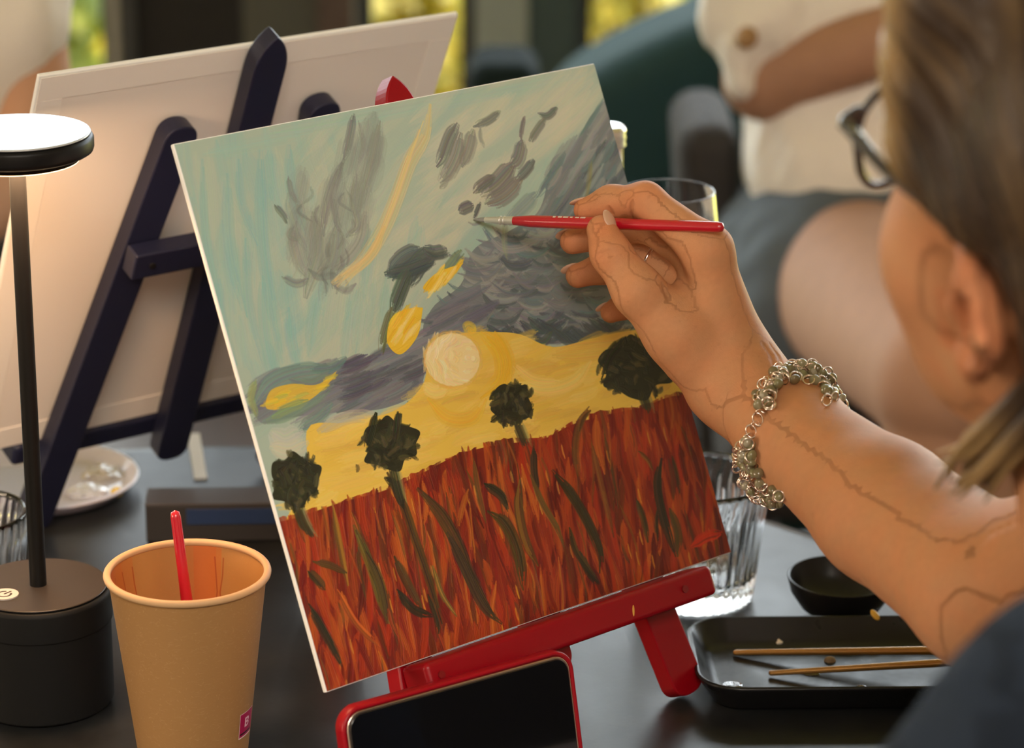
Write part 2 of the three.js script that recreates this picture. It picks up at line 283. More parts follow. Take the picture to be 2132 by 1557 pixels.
function inside(pts, u, v) { let c = false; for (let i = 0, k = pts.length - 1; i < pts.length; k = i++) { const [xi, yi] = pts[i], [xk, yk] = pts[k]; if ((yi > v) !== (yk > v) && u < (xk - xi) * (v - yi) / (yk - yi) + xi) c = !c; } return c; }
function scatter(pts, n, fn) { const us = pts.map((p) => p[0]), vs = pts.map((p) => p[1]), a = Math.min(...us), b = Math.max(...us), c = Math.min(...vs), d = Math.max(...vs); let k = 0; for (let t = 0; t < n * 20 && k < n; t++) { const u = rr(a, b), v = rr(c, d); if (inside(pts, u, v)) { fn(u, v); k++; } } }
function paintPicture() {
  const sky = [[340, 300], [1250, 120], [1420, 800], [900, 800], [520, 900]];
  pg.fillStyle = 'rgb(172,190,176)'; pg.fillRect(0, 0, PN, PN);
  // thin washes of the sky: upright runs at the left, slanting sweeps in the middle
  scatter(sky, 300, (u, v) => { const left = u < 660 - (v - 300) * 0.1; const l = rr(80, 220); const c = left ? [[140, 186, 184], [188, 196, 178], [152, 190, 184], [176, 194, 180]][(rnd() * 4) | 0] : [[156, 188, 178], [200, 198, 176], [178, 192, 176], [192, 198, 178]][(rnd() * 4) | 0]; const dx = left ? rr(0, 40) : -l * rr(0.35, 0.7), dy = left ? l : l * rr(0.5, 0.9); stroke([[u, v - dy / 2], [u + dx * 0.4 + rr(-6, 6), v], [u + dx, v + dy / 2]], rr(18, 46), c, { alpha: 0.2, j: 7, relief: 0.12 }); });
  for (const [u, v, l] of [[540, 310, 420], [470, 360, 300], [420, 330, 330], [510, 480, 300], [600, 300, 200], [495, 330, 180], [545, 560, 280], [600, 640, 160], [450, 560, 200]]) stroke([[u, v], [u + 6, v + l * 0.5], [u + 40, v + l]], rr(18, 30), [124, 180, 184], { alpha: 0.24, j: 10, relief: 0.14 });
  for (const [u, v] of [[420, 320], [560, 275], [700, 255], [860, 225], [1000, 200]]) stroke([[u, v], [u + 100, v - 20], [u + 230, v - 48]], 30, [160, 192, 182], { alpha: 0.3, j: 8, relief: 0.14 });
  scatter([[900, 200], [1230, 150], [1260, 210], [1000, 430], [860, 600], [820, 480]], 70, (u, v) => stroke([[u + 50, v - 50], [u, v], [u - 60, v + 50]], rr(18, 36), [204, 202, 180], { alpha: 0.18, j: 8, relief: 0.14 }));
  scatter([[700, 560], [880, 480], [860, 640], [760, 740], [640, 760], [560, 760]], 40, (u, v) => stroke([[u + 10, v - 60], [u, v], [u - 6, v + 60]], rr(20, 34), [[146, 188, 182], [186, 196, 178]][(rnd() * 2) | 0], { alpha: 0.22, j: 8, relief: 0.14 }));
  // loose grey cloud marks, upper left
  const g1 = [136, 142, 136], g2 = [112, 118, 116];
  for (const [p, w, c, a] of [
    [[[735, 235], [725, 290], [715, 330]], 20, g2, 0.5], [[[745, 250], [755, 300], [745, 340]], 12, g1, 0.4], [[[790, 250], [775, 330], [755, 400], [748, 440]], 34, g1, 0.45], [[[715, 330], [690, 390], [675, 440], [668, 500]], 22, g2, 0.5],
    [[[740, 360], [735, 420], [745, 470], [720, 490]], 22, g1, 0.45], [[[690, 400], [700, 460], [715, 490]], 16, g2, 0.45], [[[598, 365], [605, 400], [615, 420]], 14, g2, 0.5], [[[570, 425], [590, 450], [596, 465]], 15, g2, 0.6], [[[600, 400], [620, 460], [640, 520]], 46, g1, 0.28],
    [[[650, 440], [660, 520], [640, 590], [634, 620]], 40, g1, 0.45], [[[610, 480], [625, 540], [640, 575]], 44, g1, 0.4], [[[585, 575], [615, 590], [640, 580]], 18, g2, 0.4], [[[700, 470], [690, 540], [660, 570]], 46, g1, 0.4], [[[760, 440], [750, 500], [720, 540], [690, 560]], 34, g1, 0.4],
    [[[610, 470], [600, 490], [620, 500]], 14, g1, 0.5], [[[640, 560], [660, 575], [700, 570]], 16, g2, 0.35], [[[690, 590], [720, 605], [740, 590]], 14, g1, 0.4],
  ]) stroke(p, w, c, { alpha: a, j: 14, relief: 0.25 });
  scatter([[590, 400], [700, 330], [790, 260], [780, 430], [740, 520], [660, 600], [610, 570]], 46, (u, v) => stroke([[u + 8, v - 45], [u, v], [u - 10, v + 45]], rr(24, 46), [[138, 144, 138], [150, 158, 150], [128, 132, 130]][(rnd() * 3) | 0], { alpha: 0.16, j: 8, relief: 0.2 }));
  for (let i = 0; i < 26; i++) { const u = rr(600, 740), v = rr(380, 580); stroke([[u, v], [u + rr(-12, 12), v + 18], [u + rr(-20, 20), v + 40]], rr(4, 12), rnd() < 0.5 ? [160, 164, 152] : g2, { alpha: 0.3, j: 10 }); }
  // the pale yellow ray
  stroke([[895, 215], [885, 280], [855, 330], [825, 410], [800, 470], [760, 535], [700, 595]], 34, [216, 196, 140], { alpha: 0.5, j: 12, relief: 0.4, end: 0.25 });
  stroke([[880, 250], [850, 330], [815, 430], [780, 510], [705, 610]], 12, [228, 202, 140], { alpha: 0.55, j: 14, relief: 0.5 });
  stroke([[800, 470], [770, 530], [690, 590]], 22, [222, 196, 132], { alpha: 0.6, j: 10, relief: 0.5 });
  // separate dark flecks, upper right
  for (const [p, w, c, a] of [
    [[[952, 255], [935, 285], [918, 330], [908, 345]], 30, [110, 116, 116], 0.8], [[[960, 275], [950, 320], [930, 360], [915, 378]], 40, [124, 128, 124], 0.6], [[[985, 268], [975, 310], [960, 345]], 34, [126, 130, 126], 0.6], [[[1042, 230], [1015, 250], [985, 262]], 18, [118, 122, 118], 0.85], [[[1000, 265], [1000, 285], [1008, 305]], 10, g1, 0.5], [[[930, 360], [925, 380], [915, 390]], 14, g1, 0.5],
    [[[1092, 240], [1086, 270], [1084, 295]], 11, [120, 122, 116], 0.8], [[[1160, 222], [1140, 240], [1120, 236]], 16, [104, 108, 108], 0.85], [[[1136, 245], [1118, 270], [1102, 296]], 18, [120, 124, 120], 0.85],
    [[[1088, 290], [1078, 330], [1062, 345]], 34, [118, 122, 118], 0.8], [[[1112, 332], [1095, 355], [1075, 375]], 22, [104, 108, 108], 0.85], [[[1070, 340], [1035, 380], [1000, 405]], 44, [120, 122, 118], 0.85], [[[1085, 370], [1050, 405], [1010, 425]], 40, [128, 128, 122], 0.85], [[[1030, 365], [1000, 385], [985, 400]], 22, [108, 110, 108], 0.8], [[[985, 425], [968, 432], [955, 440]], 26, [104, 106, 104], 0.9], [[[1000, 420], [992, 440], [985, 455]], 10, [92, 94, 92], 0.85], [[[1005, 460], [985, 466], [975, 462]], 7, g1, 0.6],
  ]) stroke(p, w, c, { alpha: a, j: 12, relief: 0.45 });
  // the storm cloud
  const storm = [[1262, 205], [1230, 240], [1195, 300], [1150, 330], [1140, 380], [1120, 440], [1060, 480], [985, 520], [960, 590], [900, 640], [880, 690], [930, 690], [1010, 690], [1060, 690], [1150, 715], [1230, 705], [1330, 690], [1360, 600], [1320, 400]];
  area(storm, [120, 130, 134]);
  scatter(storm, 330, (u, v) => { const c = [[110, 120, 126], [146, 156, 156], [88, 98, 106], [124, 128, 134], [152, 154, 154], [108, 130, 134]][(rnd() * 6) | 0]; const up = v < 480; if (up) { const l = rr(30, 80); stroke([[u + l * 0.4, v - l * 0.6], [u + 4, v], [u - l * 0.35, v + l * 0.6]], rr(9, 22), c, { alpha: 0.7, j: 9, relief: 0.5 }); } else { const r = rr(18, 55), ph = rr(-0.3, 0.3); stroke([[u - r, v - r * 0.25 + ph * r], [u - r * 0.4, v + r * 0.2], [u + r * 0.4, v + r * 0.22], [u + r, v - r * 0.2 - ph * r]], rr(7, 18), c, { alpha: 0.75, j: 9, relief: 0.55 }); } });
  for (let i = 0; i < 16; i++) { const u = 1040 + i * 18, v = 690 + 14 * Math.sin(i * 0.9); stroke([[u - 30, v - 14], [u, v + 8], [u + 30, v - 10]], 22, [76, 88, 92], { alpha: 0.75, j: 10, relief: 0.5 }); }
  stroke([[1150, 690], [1130, 712], [1100, 700]], 20, [84, 94, 92], { alpha: 0.8 }); stroke([[1055, 450], [1050, 500], [1056, 540]], 14, [150, 160, 130], { alpha: 0.5 }); stroke([[1232, 330], [1225, 390], [1215, 430]], 12, [140, 140, 96], { alpha: 0.5 }); stroke([[1120, 400], [1080, 440], [1050, 470]], 36, [120, 142, 142], { alpha: 0.5 });
  // slate band falling to the lower left
  const band = [[1000, 590], [920, 640], [880, 700], [800, 725], [700, 770], [640, 760], [560, 775], [520, 830], [540, 880], [600, 870], [690, 860], [800, 850], [870, 815], [890, 760], [930, 705], [1010, 690]];
  area(band, [122, 128, 134]);
  scatter(band, 120, (u, v) => stroke([[u + 40, v - 20], [u, v + rr(-6, 6)], [u - 42, v + 22]], rr(9, 20), [[126, 130, 140], [108, 110, 124], [138, 144, 146], [98, 106, 116], [130, 126, 134]][(rnd() * 5) | 0], { alpha: 0.55, j: 10, relief: 0.4 }));
  for (let i = 0; i < 22; i++) { const u = rr(720, 880), v = rr(745, 820); stroke([[u + 30, v - 10], [u, v + 6], [u - 34, v + 16]], rr(8, 16), [90, 90, 104], { alpha: 0.6, j: 12, relief: 0.5 }); }
  for (const [p, w, c] of [[[[880, 520], [840, 540], [810, 575]], 46, [96, 108, 108]], [[[905, 520], [870, 550], [850, 590]], 44, [88, 98, 98]], [[[800, 570], [850, 560], [900, 540]], 30, [80, 92, 94]], [[[850, 560], [830, 610], [815, 650]], 34, [86, 98, 90]], [[[960, 520], [930, 560], [900, 590]], 22, [120, 140, 120]], [[[815, 640], [800, 690], [790, 730]], 20, [110, 118, 80]], [[[930, 520], [900, 525], [880, 515]], 30, [92, 102, 104]]]) { stroke(p, w, c, { alpha: 0.85, j: 12, relief: 0.5 }); stroke(p.map(([u, v]) => [u + 6, v + 8]), w * 0.5, c.map((x) => x - 14), { alpha: 0.5, j: 12, relief: 0.5 }); }
  for (const p of [[[965, 546], [940, 575], [900, 605], [880, 600], [905, 570]], [[880, 640], [860, 640], [815, 660], [806, 715], [830, 738], [868, 700]]]) { area(p, [236, 194, 58]); scatter(p, 16, (u, v) => stroke([[u + 12, v - 18], [u, v], [u - 12, v + 18]], 9, [[246, 206, 76], [232, 184, 46], [244, 218, 132]][(rnd() * 3) | 0], { alpha: 0.6, relief: 0.5 })); }
  for (const [p, w, c] of [[[[690, 770], [620, 775], [560, 800], [530, 840]], 36, [124, 150, 146]], [[[720, 745], [690, 765], [640, 770]], 20, [110, 132, 132]], [[[690, 775], [650, 800], [600, 790]], 24, [122, 138, 134]], [[[545, 880], [600, 860], [650, 830], [690, 800]], 26, [122, 150, 134]], [[[620, 895], [660, 870], [690, 840]], 30, [118, 140, 138]], [[[530, 790], [520, 830], [535, 870]], 16, [150, 166, 110]]]) stroke(p, w, c, { alpha: 0.8, j: 12, relief: 0.4 });
  const yl = [[700, 772], [660, 800], [600, 800], [560, 815], [552, 850], [590, 850], [640, 835], [690, 790]]; area(yl, [228, 188, 66], 0.9); scatter(yl, 18, (u, v) => stroke([[u + 16, v - 4], [u, v], [u - 16, v + 6]], 8, [[238, 196, 60], [216, 188, 80], [190, 190, 90]][(rnd() * 3) | 0], { alpha: 0.6, relief: 0.5 }));
  stroke([[640, 835], [600, 850], [560, 870]], 20, [140, 164, 112], { alpha: 0.7 });
  // yellow evening sky, the sun
  const glow = [[1010, 690], [960, 695], [895, 745], [880, 800], [830, 850], [720, 880], [640, 890], [640, 1000], [600, 1070], [590, 1095], [800, 1040], [1000, 960], [1200, 900], [1440, 850], [1400, 770], [1380, 690], [1300, 690], [1230, 705], [1150, 722], [1080, 695]];
  area(glow, [236, 198, 84]);
  scatter(glow, 200, (u, v) => stroke([[u + rr(20, 50), v - rr(6, 16)], [u, v], [u - rr(20, 50), v + rr(6, 18)]], rr(12, 30), [[242, 206, 92], [230, 190, 76], [238, 200, 100], [224, 180, 84], [244, 212, 116]][(rnd() * 5) | 0], { alpha: 0.4, j: 8, relief: 0.25 }));
  stroke([[560, 900], [590, 920], [630, 900]], 50, [196, 200, 186], { alpha: 0.7, j: 8 }); stroke([[560, 930], [600, 940], [640, 920]], 40, [204, 204, 180], { alpha: 0.6, j: 8 }); stroke([[660, 900], [720, 870], [790, 865]], 26, [196, 184, 160], { alpha: 0.5, j: 10 });
  for (const [p, w, c] of [[[[1000, 690], [1040, 730], [1045, 790], [1000, 830]], 44, [240, 188, 44]], [[[1030, 690], [1060, 750], [1050, 800]], 30, [236, 186, 50]], [[[890, 830], [930, 870], [980, 870], [1010, 830]], 34, [236, 186, 56]], [[[990, 690], [975, 680], [968, 690]], 24, [242, 200, 60]], [[[1080, 800], [1140, 810], [1200, 790], [1230, 750]], 30, [246, 216, 120]], [[[1070, 760], [1110, 790], [1170, 795]], 24, [246, 214, 122]], [[[1150, 740], [1240, 730], [1330, 720]], 40, [232, 188, 90]], [[[880, 800], [900, 815], [930, 810]], 30, [246, 220, 140]]]) stroke(p, w, c, { alpha: 0.55, j: 10, relief: 0.45 });
  { const disc = []; for (let i = 0; i < 20; i++) disc.push([942 + 57 * Math.cos(i / 20 * 6.283), 749 + 56 * Math.sin(i / 20 * 6.283)]); area(disc, [244, 222, 162]); scatter(disc, 60, (u, v) => { const dx = u - 942, dy = v - 749; stroke([[u - dy * 0.3 - 6, v + dx * 0.3 - 10], [u, v], [u + dy * 0.3 - 4, v - dx * 0.3 + 10]], 9, [[250, 230, 180], [242, 216, 150], [252, 236, 196], [244, 222, 164]][(rnd() * 4) | 0], { alpha: 0.55, relief: 0.6 }); }); for (let i = 0; i < 24; i++) { const a = i / 24 * 6.283; stroke([[942 + 58 * Math.cos(a), 749 + 57 * Math.sin(a)], [942 + 60 * Math.cos(a + 0.2), 749 + 59 * Math.sin(a + 0.2)], [942 + 58 * Math.cos(a + 0.4), 749 + 57 * Math.sin(a + 0.4)]], 7, [232, 192, 96], { alpha: 0.5, relief: 0.6 }); } }
  // the red field
  const field = [[570, 1090], [620, 1078], [700, 1050], [800, 1022], [880, 985], [960, 945], [1050, 925], [1130, 915], [1190, 885], [1250, 868], [1330, 850], [1440, 832], [1540, 1160], [1350, 1240], [1000, 1350], [680, 1470]];
  area(field, [128, 36, 14]);
  pg.save(); bg.save(); for (const g of [pg, bg]) { g.beginPath(); spline([...field, field[0]].map(([u, v], i) => toTex(u, v - (i < 12 ? 7 + 5 * Math.sin(i * 2.3) : 0))), 300).forEach((p, i) => { const q = i < 190 ? 5 * noise2(i * 0.9, 3) : 0; i ? g.lineTo(p.x, p.y + q) : g.moveTo(p.x, p.y + q); }); g.clip(); }
  const reds = [[138, 34, 12], [100, 19, 9], [158, 56, 16], [146, 42, 14], [170, 74, 22], [116, 24, 10], [86, 17, 9], [160, 62, 18]];
  scatter(field, 420, (u, v) => { const l = rr(70, 170), s = rr(-0.12, 0.4), c = reds[(rnd() * 8) | 0], m = reds[(rnd() * 8) | 0]; stroke([[u - l * s * 0.6 + rr(-10, 10), v - l * 0.6], [u, v], [u + l * s * 0.6 + rr(-8, 8), v + l * 0.6]], rr(14, 30), c, { alpha: 0.55, j: 12, relief: 0.5, end: 0.25, mix: m }); });
  scatter([[580, 1084], [800, 1030], [1100, 925], [1430, 840], [1440, 900], [1100, 1000], [800, 1090], [600, 1150]], 90, (u, v) => stroke([[u - rr(-6, 14), v - rr(10, 26)], [u, v], [u + rr(0, 14), v + 44]], rr(9, 18), [[168, 56, 20], [184, 78, 26], [146, 36, 16], [190, 100, 32]][(rnd() * 4) | 0], { alpha: 0.55, j: 14, relief: 0.5, end: 0.12, mix: [150, 44, 18] }));
  scatter(field, 240, (u, v) => { const l = rr(50, 130), s = rr(-0.1, 0.36), c = [[182, 80, 22], [88, 16, 8], [166, 60, 16], [104, 46, 16], [194, 100, 32], [114, 20, 10], [170, 48, 14]][(rnd() * 7) | 0]; stroke([[u - l * s * 0.6 + rr(-8, 8), v - l * 0.6], [u, v], [u + l * s * 0.6 + rr(-8, 8), v + l * 0.6]], rr(9, 21), c, { alpha: 0.8, j: 9, relief: 0.55, end: 0.2 }); });
  scatter(field, 150, (u, v) => { const l = rr(50, 130); stroke([[u - rr(4, 22), v - l * 0.6], [u, v], [u + rr(-4, 18), v + l * 0.6]], rr(4, 11), [[200, 116, 36], [116, 78, 26], [92, 64, 26], [196, 100, 30], [80, 58, 26]][(rnd() * 5) | 0], { alpha: 0.55, j: 14, relief: 0.6, end: 0.1, mix: [170, 70, 24] }); });
  scatter(field, 40, (u, v) => stroke([[u - 3, v - 16], [u, v], [u + 5, v + 16]], rr(2.5, 5), [214, 150, 50], { alpha: 0.7, j: 18, relief: 0.7, end: 0.1 }));
  pg.restore(); bg.restore();
  scatter([[590, 1082], [800, 1024], [960, 947], [1130, 917], [1250, 870], [1430, 836], [1430, 850], [1250, 884], [1130, 931], [960, 961], [800, 1038], [600, 1096]], 26, (u, v) => stroke([[u - rr(-4, 8), v - rr(10, 24)], [u, v], [u + rr(0, 8), v + 30]], rr(5, 10), [[150, 46, 18], [176, 74, 24], [120, 50, 20]][(rnd() * 3) | 0], { alpha: 0.7, j: 12, relief: 0.5, end: 0.1 }));
  const stem = [50, 44, 22], stem2 = [40, 38, 24];
  for (const [p, w, c] of [
    [[[805, 985], [838, 1050], [862, 1120], [890, 1200], [920, 1300]], 17, stem], [[[800, 995], [820, 1010], [840, 1060]], 18, stem2], [[[868, 1018], [915, 1070], [950, 1130], [978, 1200], [1030, 1290]], 26, stem], [[[930, 1110], [965, 1180], [1010, 1270], [1045, 1300]], 20, stem2],
    [[[1008, 1008], [1045, 1035], [1058, 1065]], 18, stem2], [[[1015, 1065], [1050, 1090], [1078, 1150], [1090, 1230]], 26, stem], [[[985, 955], [995, 1020], [1012, 1090]], 11, [110, 80, 30]], [[[975, 1020], [962, 1060], [955, 1100]], 11, [172, 92, 30]],
    [[[1112, 930], [1112, 980], [1120, 1030]], 15, stem2], [[[1105, 990], [1130, 1050], [1160, 1100], [1175, 1140]], 13, [104, 78, 32]], [[[1082, 1000], [1080, 1060], [1095, 1130], [1120, 1180]], 20, [84, 62, 26]], [[[1150, 980], [1190, 1030], [1230, 1100], [1252, 1160], [1250, 1195]], 22, stem], [[[1228, 848], [1205, 890], [1198, 940], [1206, 1000]], 16, [72, 52, 24]], [[[1230, 855], [1215, 870], [1205, 900]], 10, [90, 64, 30]], [[[1208, 1150], [1225, 1190], [1250, 1220]], 16, stem2], [[[1186, 1100], [1200, 1150], [1240, 1205]], 13, stem],
    [[[1232, 920], [1250, 1000], [1278, 1120]], 13, [92, 60, 24]], [[[1325, 1040], [1340, 1080], [1350, 1130]], 14, stem], [[[1378, 955], [1370, 1010], [1380, 1070], [1408, 1160]], 20, stem2], [[[1395, 1060], [1412, 1110], [1412, 1160]], 20, stem], [[[1400, 950], [1410, 990], [1416, 1030]], 9, stem], [[[1330, 940], [1350, 960], [1360, 980]], 9, [96, 60, 24]], [[[1370, 1060], [1368, 1100], [1372, 1130]], 9, stem2],
    [[[735, 1095], [770, 1180], [795, 1260], [810, 1300]], 18, [72, 70, 30]], [[[820, 1160], [850, 1220], [880, 1275]], 18, stem], [[[825, 1230], [860, 1270], [900, 1285]], 16, stem2], [[[690, 1050], [705, 1130], [725, 1230]], 13, [112, 84, 30]], [[[650, 1170], [690, 1180], [720, 1195]], 12, stem], [[[640, 1190], [660, 1210], [675, 1230]], 16, stem], [[[760, 1150], [790, 1220], [805, 1300]], 20, stem], [[[900, 1180], [920, 1240], [950, 1285]], 10, [120, 100, 44]], [[[890, 1240], [910, 1300], [912, 1330]], 10, stem], [[[640, 1260], [680, 1330], [710, 1390]], 16, stem2], [[[700, 1230], [740, 1300], [790, 1350]], 12, [150, 76, 30]], [[[1440, 1140], [1470, 1120], [1505, 1110]], 20, [140, 34, 14]],
  ]) { stroke(p, w * 1.15, c, { alpha: 0.95, j: 9, relief: 0.6, end: 0.2, mix: c.map((x, i) => x * 1.35 + [14, 4, 0][i]) }); }
  // the four trees
  const leaf = [[46, 48, 28], [34, 36, 22], [58, 58, 34], [42, 46, 30], [84, 80, 50]];
  const tree = (cu, cv, rx, ry, trunk, tw, lobes) => {
    stroke(trunk, tw, [54, 56, 34], { alpha: 0.85, j: 10, relief: 0.6, end: 0.7 });
    stroke(trunk.map(([u, v]) => [u + tw * 0.5, v]), tw * 0.35, [150, 146, 96], { alpha: 0.5, j: 14, relief: 0.5 });
    const ring = []; for (let i = 0; i < lobes; i++) { const a = i / lobes * 6.283, k = 1 + 0.14 * Math.sin(i * 2.4) + rr(-0.1, 0.1); ring.push([cu + rx * k * Math.cos(a), cv + ry * k * Math.sin(a)]); }
    area(ring, [44, 46, 28]);
    for (let i = 0; i < 75; i++) { const a = rr(0, 6.283), r = Math.sqrt(rnd()) * 1.02, u = cu + rx * r * Math.cos(a), v = cv + ry * r * Math.sin(a), l = rr(6, 17), b = rr(0, 6.283); stroke([[u - l * Math.cos(b), v - l * Math.sin(b)], [u + rr(-4, 4), v + rr(-4, 4)], [u + l * Math.cos(b), v + l * Math.sin(b)]], rr(6, 13), leaf[(rnd() * 5) | 0], { alpha: 0.75, j: 8, relief: 0.75, end: 0.5 }); }
  };
  tree(612, 1000, 50, 56, [[615, 1050], [630, 1090], [648, 1120]], 24, 15);
  tree(812, 925, 57, 52, [[815, 970], [822, 1000], [835, 1050]], 24, 15);
  stroke([[782, 860], [772, 900], [760, 940]], 18, leaf[1], { alpha: 0.9, relief: 0.7 }); stroke([[828, 858], [826, 890], [822, 920]], 18, leaf[0], { alpha: 0.9, relief: 0.7 });
  tree(1066, 842, 44, 42, [[1075, 880], [1085, 905], [1095, 930]], 24, 13);
  tree(1322, 765, 74, 60, [[1335, 815], [1345, 840], [1350, 860]], 26, 15);
  stroke([[1300, 705], [1270, 740], [1252, 790]], 24, leaf[1], { alpha: 0.9, relief: 0.7 });
  stroke([[741, 968], [744, 976], [742, 984]], 8, [110, 96, 50], { alpha: 0.8 });
  // canvas weave showing through
  for (let y = 0; y < PN; y += 4) { bg.fillStyle = `rgba(255,255,255,0.05)`; bg.fillRect(0, y, PN, 2); bg.fillRect(y, 0, 2, PN); }
}
paintPicture();
const paintTex = new THREE.CanvasTexture(paintCanvas); paintTex.colorSpace = THREE.SRGBColorSpace;
const reliefTex = new THREE.CanvasTexture(reliefCanvas);
const panelWhite = std({ color: rgb(0.88, 0.87, 0.84), roughness: 0.75 });
const painting = thing('canvas_painting', 'square painting of a red field, dark trees and stormy sky on red easel', 'painting');
place(painting, basis(RF.e1, RF.e2, RF.n, RF.o));
part(painting, 'board', box(0.3, 0.3, 0.0032, 0.0008), panelWhite, V(0, 0.15, -0.0017), 'white canvas edge');
part(painting, 'painted_face', new THREE.PlaneGeometry(0.2988, 0.2988), std({ map: paintTex, roughness: 0.5, bumpMap: reliefTex, bumpScale: 0.00045 }), V(0, 0.15, 0.0002));

const blank = thing('blank_canvas', 'canvas on the navy easel, its bare back turned to the camera', 'canvas');
place(blank, basis(BF.e1, BF.e2, BF.n, BF.o));
{
  const paper = std({ color: rgb(0.76, 0.69, 0.62), roughness: 0.85, bumpMap: grainBump, bumpScale: 0.0001 }), fold = std({ color: rgb(0.8, 0.74, 0.67), roughness: 0.8 });
  part(blank, 'board', box(0.3, 0.3, 0.003, 0.0008), panelWhite, V(0, 0.15, 0.0005));
  part(blank, 'backing_sheet', box(0.29, 0.29, 0.0008, 0.0003), paper, V(0, 0.15, -0.0014));
  for (const [x, y, w, h] of [[0, 0.2905, 0.298, 0.017], [0, 0.0095, 0.298, 0.017], [-0.1405, 0.15, 0.017, 0.264], [0.1405, 0.15, 0.017, 0.264]]) part(blank, 'folded_edge', box(w, h, 0.0007, 0.0003), fold, V(x, y, -0.0019));
}
// ---- easels
function bar(w, t, len, arch) { // an upright with a pointed or rounded top and a rounded foot, standing on y = 0
  const s = new THREE.Shape(), h = w / 2;
  s.moveTo(-h, h * 0.8); s.quadraticCurveTo(-h, 0, 0, 0); s.quadraticCurveTo(h, 0, h, h * 0.8); s.lineTo(h, len - (arch ? 0.024 : h));
  if (arch) { s.quadraticCurveTo(h * 0.95, len - 0.008, 0, len); s.quadraticCurveTo(-h * 0.95, len - 0.008, -h, len - 0.024); } else { s.quadraticCurveTo(h, len, 0, len); s.quadraticCurveTo(-h, len, -h, len - h); }
  const g = new THREE.ExtrudeGeometry(s, { depth: t - 0.002, bevelEnabled: true, bevelThickness: 0.001, bevelSize: 0.001, bevelSegments: 2, curveSegments: 10 }); g.translate(0, 0, -t / 2 + 0.001); return g;
}
function easel(F, mat, label, screw, mx) {
  const g = thing('table_easel', label, 'easel'); place(g, basis(F.e1, F.e2, F.n, F.o));
  const zc = -0.0108, t = 0.0125, up = F.e2.y, nz = F.n.y, drop = (TABLE - F.o.y);          // table plane in the easel's own frame: y * up + z * nz = drop
  const mast = part(g, 'mast', bar(0.0215, t, 0.345, true), mat, V(mx, -0.031, zc));
  for (const s of [-1, 1]) {
    const top = V(s * 0.051, 0.256, zc), y0 = (drop - zc * nz) / up, foot = V(s * 0.096, y0 + 0.0044, zc), len = top.distanceTo(foot), leg = part(g, 'leg', bar(0.0215, t, len, false), mat, foot);
    leg.rotation.z = Math.atan2(foot.x - top.x, top.y - foot.y);
  }
  part(g, 'crossbar', box(0.15, 0.0195, 0.013, 0.0015), mat, V(0, 0.1625, zc - t / 2 - 0.0072));
  part(g, 'ledge', box(0.213, 0.0175, 0.024, 0.0035, 3), mat, V(0.008, -0.0091, 0.0082));
  const a = V(0.003, 0.19, -0.035), zf = -0.2, b = V(0.003, (drop - zf * nz) / up + 0.0105, zf), rear = part(g, 'rear_leg', bar(0.024, 0.014, a.distanceTo(b), false), mat, b);
  rear.rotation.x = Math.atan2(a.z - b.z, a.y - b.y);
  for (const y of [0.1625, -0.009]) for (const s of [-1, 1]) part(g, 'screw', new THREE.CylinderGeometry(0.0022, 0.0022, 0.0016, 12).rotateX(Math.PI / 2), screw, V(s * (y > 0 ? 0.062 : 0.09), y, y > 0 ? zc - t / 2 - 0.0137 : 0.0205));
  return g;
}
const screwMat = std({ color: rgb(0.03, 0.03, 0.03), roughness: 0.4, metalness: 0.6 });
const redEasel = easel(RF, phy({ color: rgb(0.28, 0.0012, 0.007), roughness: 0.38, specularIntensity: 0.5, clearcoat: 0.15, clearcoatRoughness: 0.25 }), 'glossy red wooden easel holding the painting', std({ color: rgb(0.2, 0.004, 0.006), roughness: 0.4 }), 0.007);
easel(BF, phy({ color: rgb(0.010, 0.012, 0.036), roughness: 0.45, clearcoat: 0.15, clearcoatRoughness: 0.4 }), 'navy blue wooden easel seen from behind, holding the bare canvas', screwMat, -0.001);
{ const { a, b } = onCanvas(1319, 1271, 0.0203); const m = part(redEasel, 'paint_fleck', new THREE.SphereGeometry(1, 12, 8).scale(0.0008, 0.0032, 0.0003), std({ color: rgb(0.75, 0.4, 0.06), roughness: 0.5 }), V(a, b, 0.0203), 'dried yellow paint'); m.rotation.z = -0.3; }
// ------------------------------------------------------------------ things on the table
const matte = (r, g, b, ro) => phy({ color: rgb(r, g, b), roughness: ro, specularIntensity: 0.35 });
const black = std({ color: rgb(0.012, 0.012, 0.012), roughness: 0.5 });
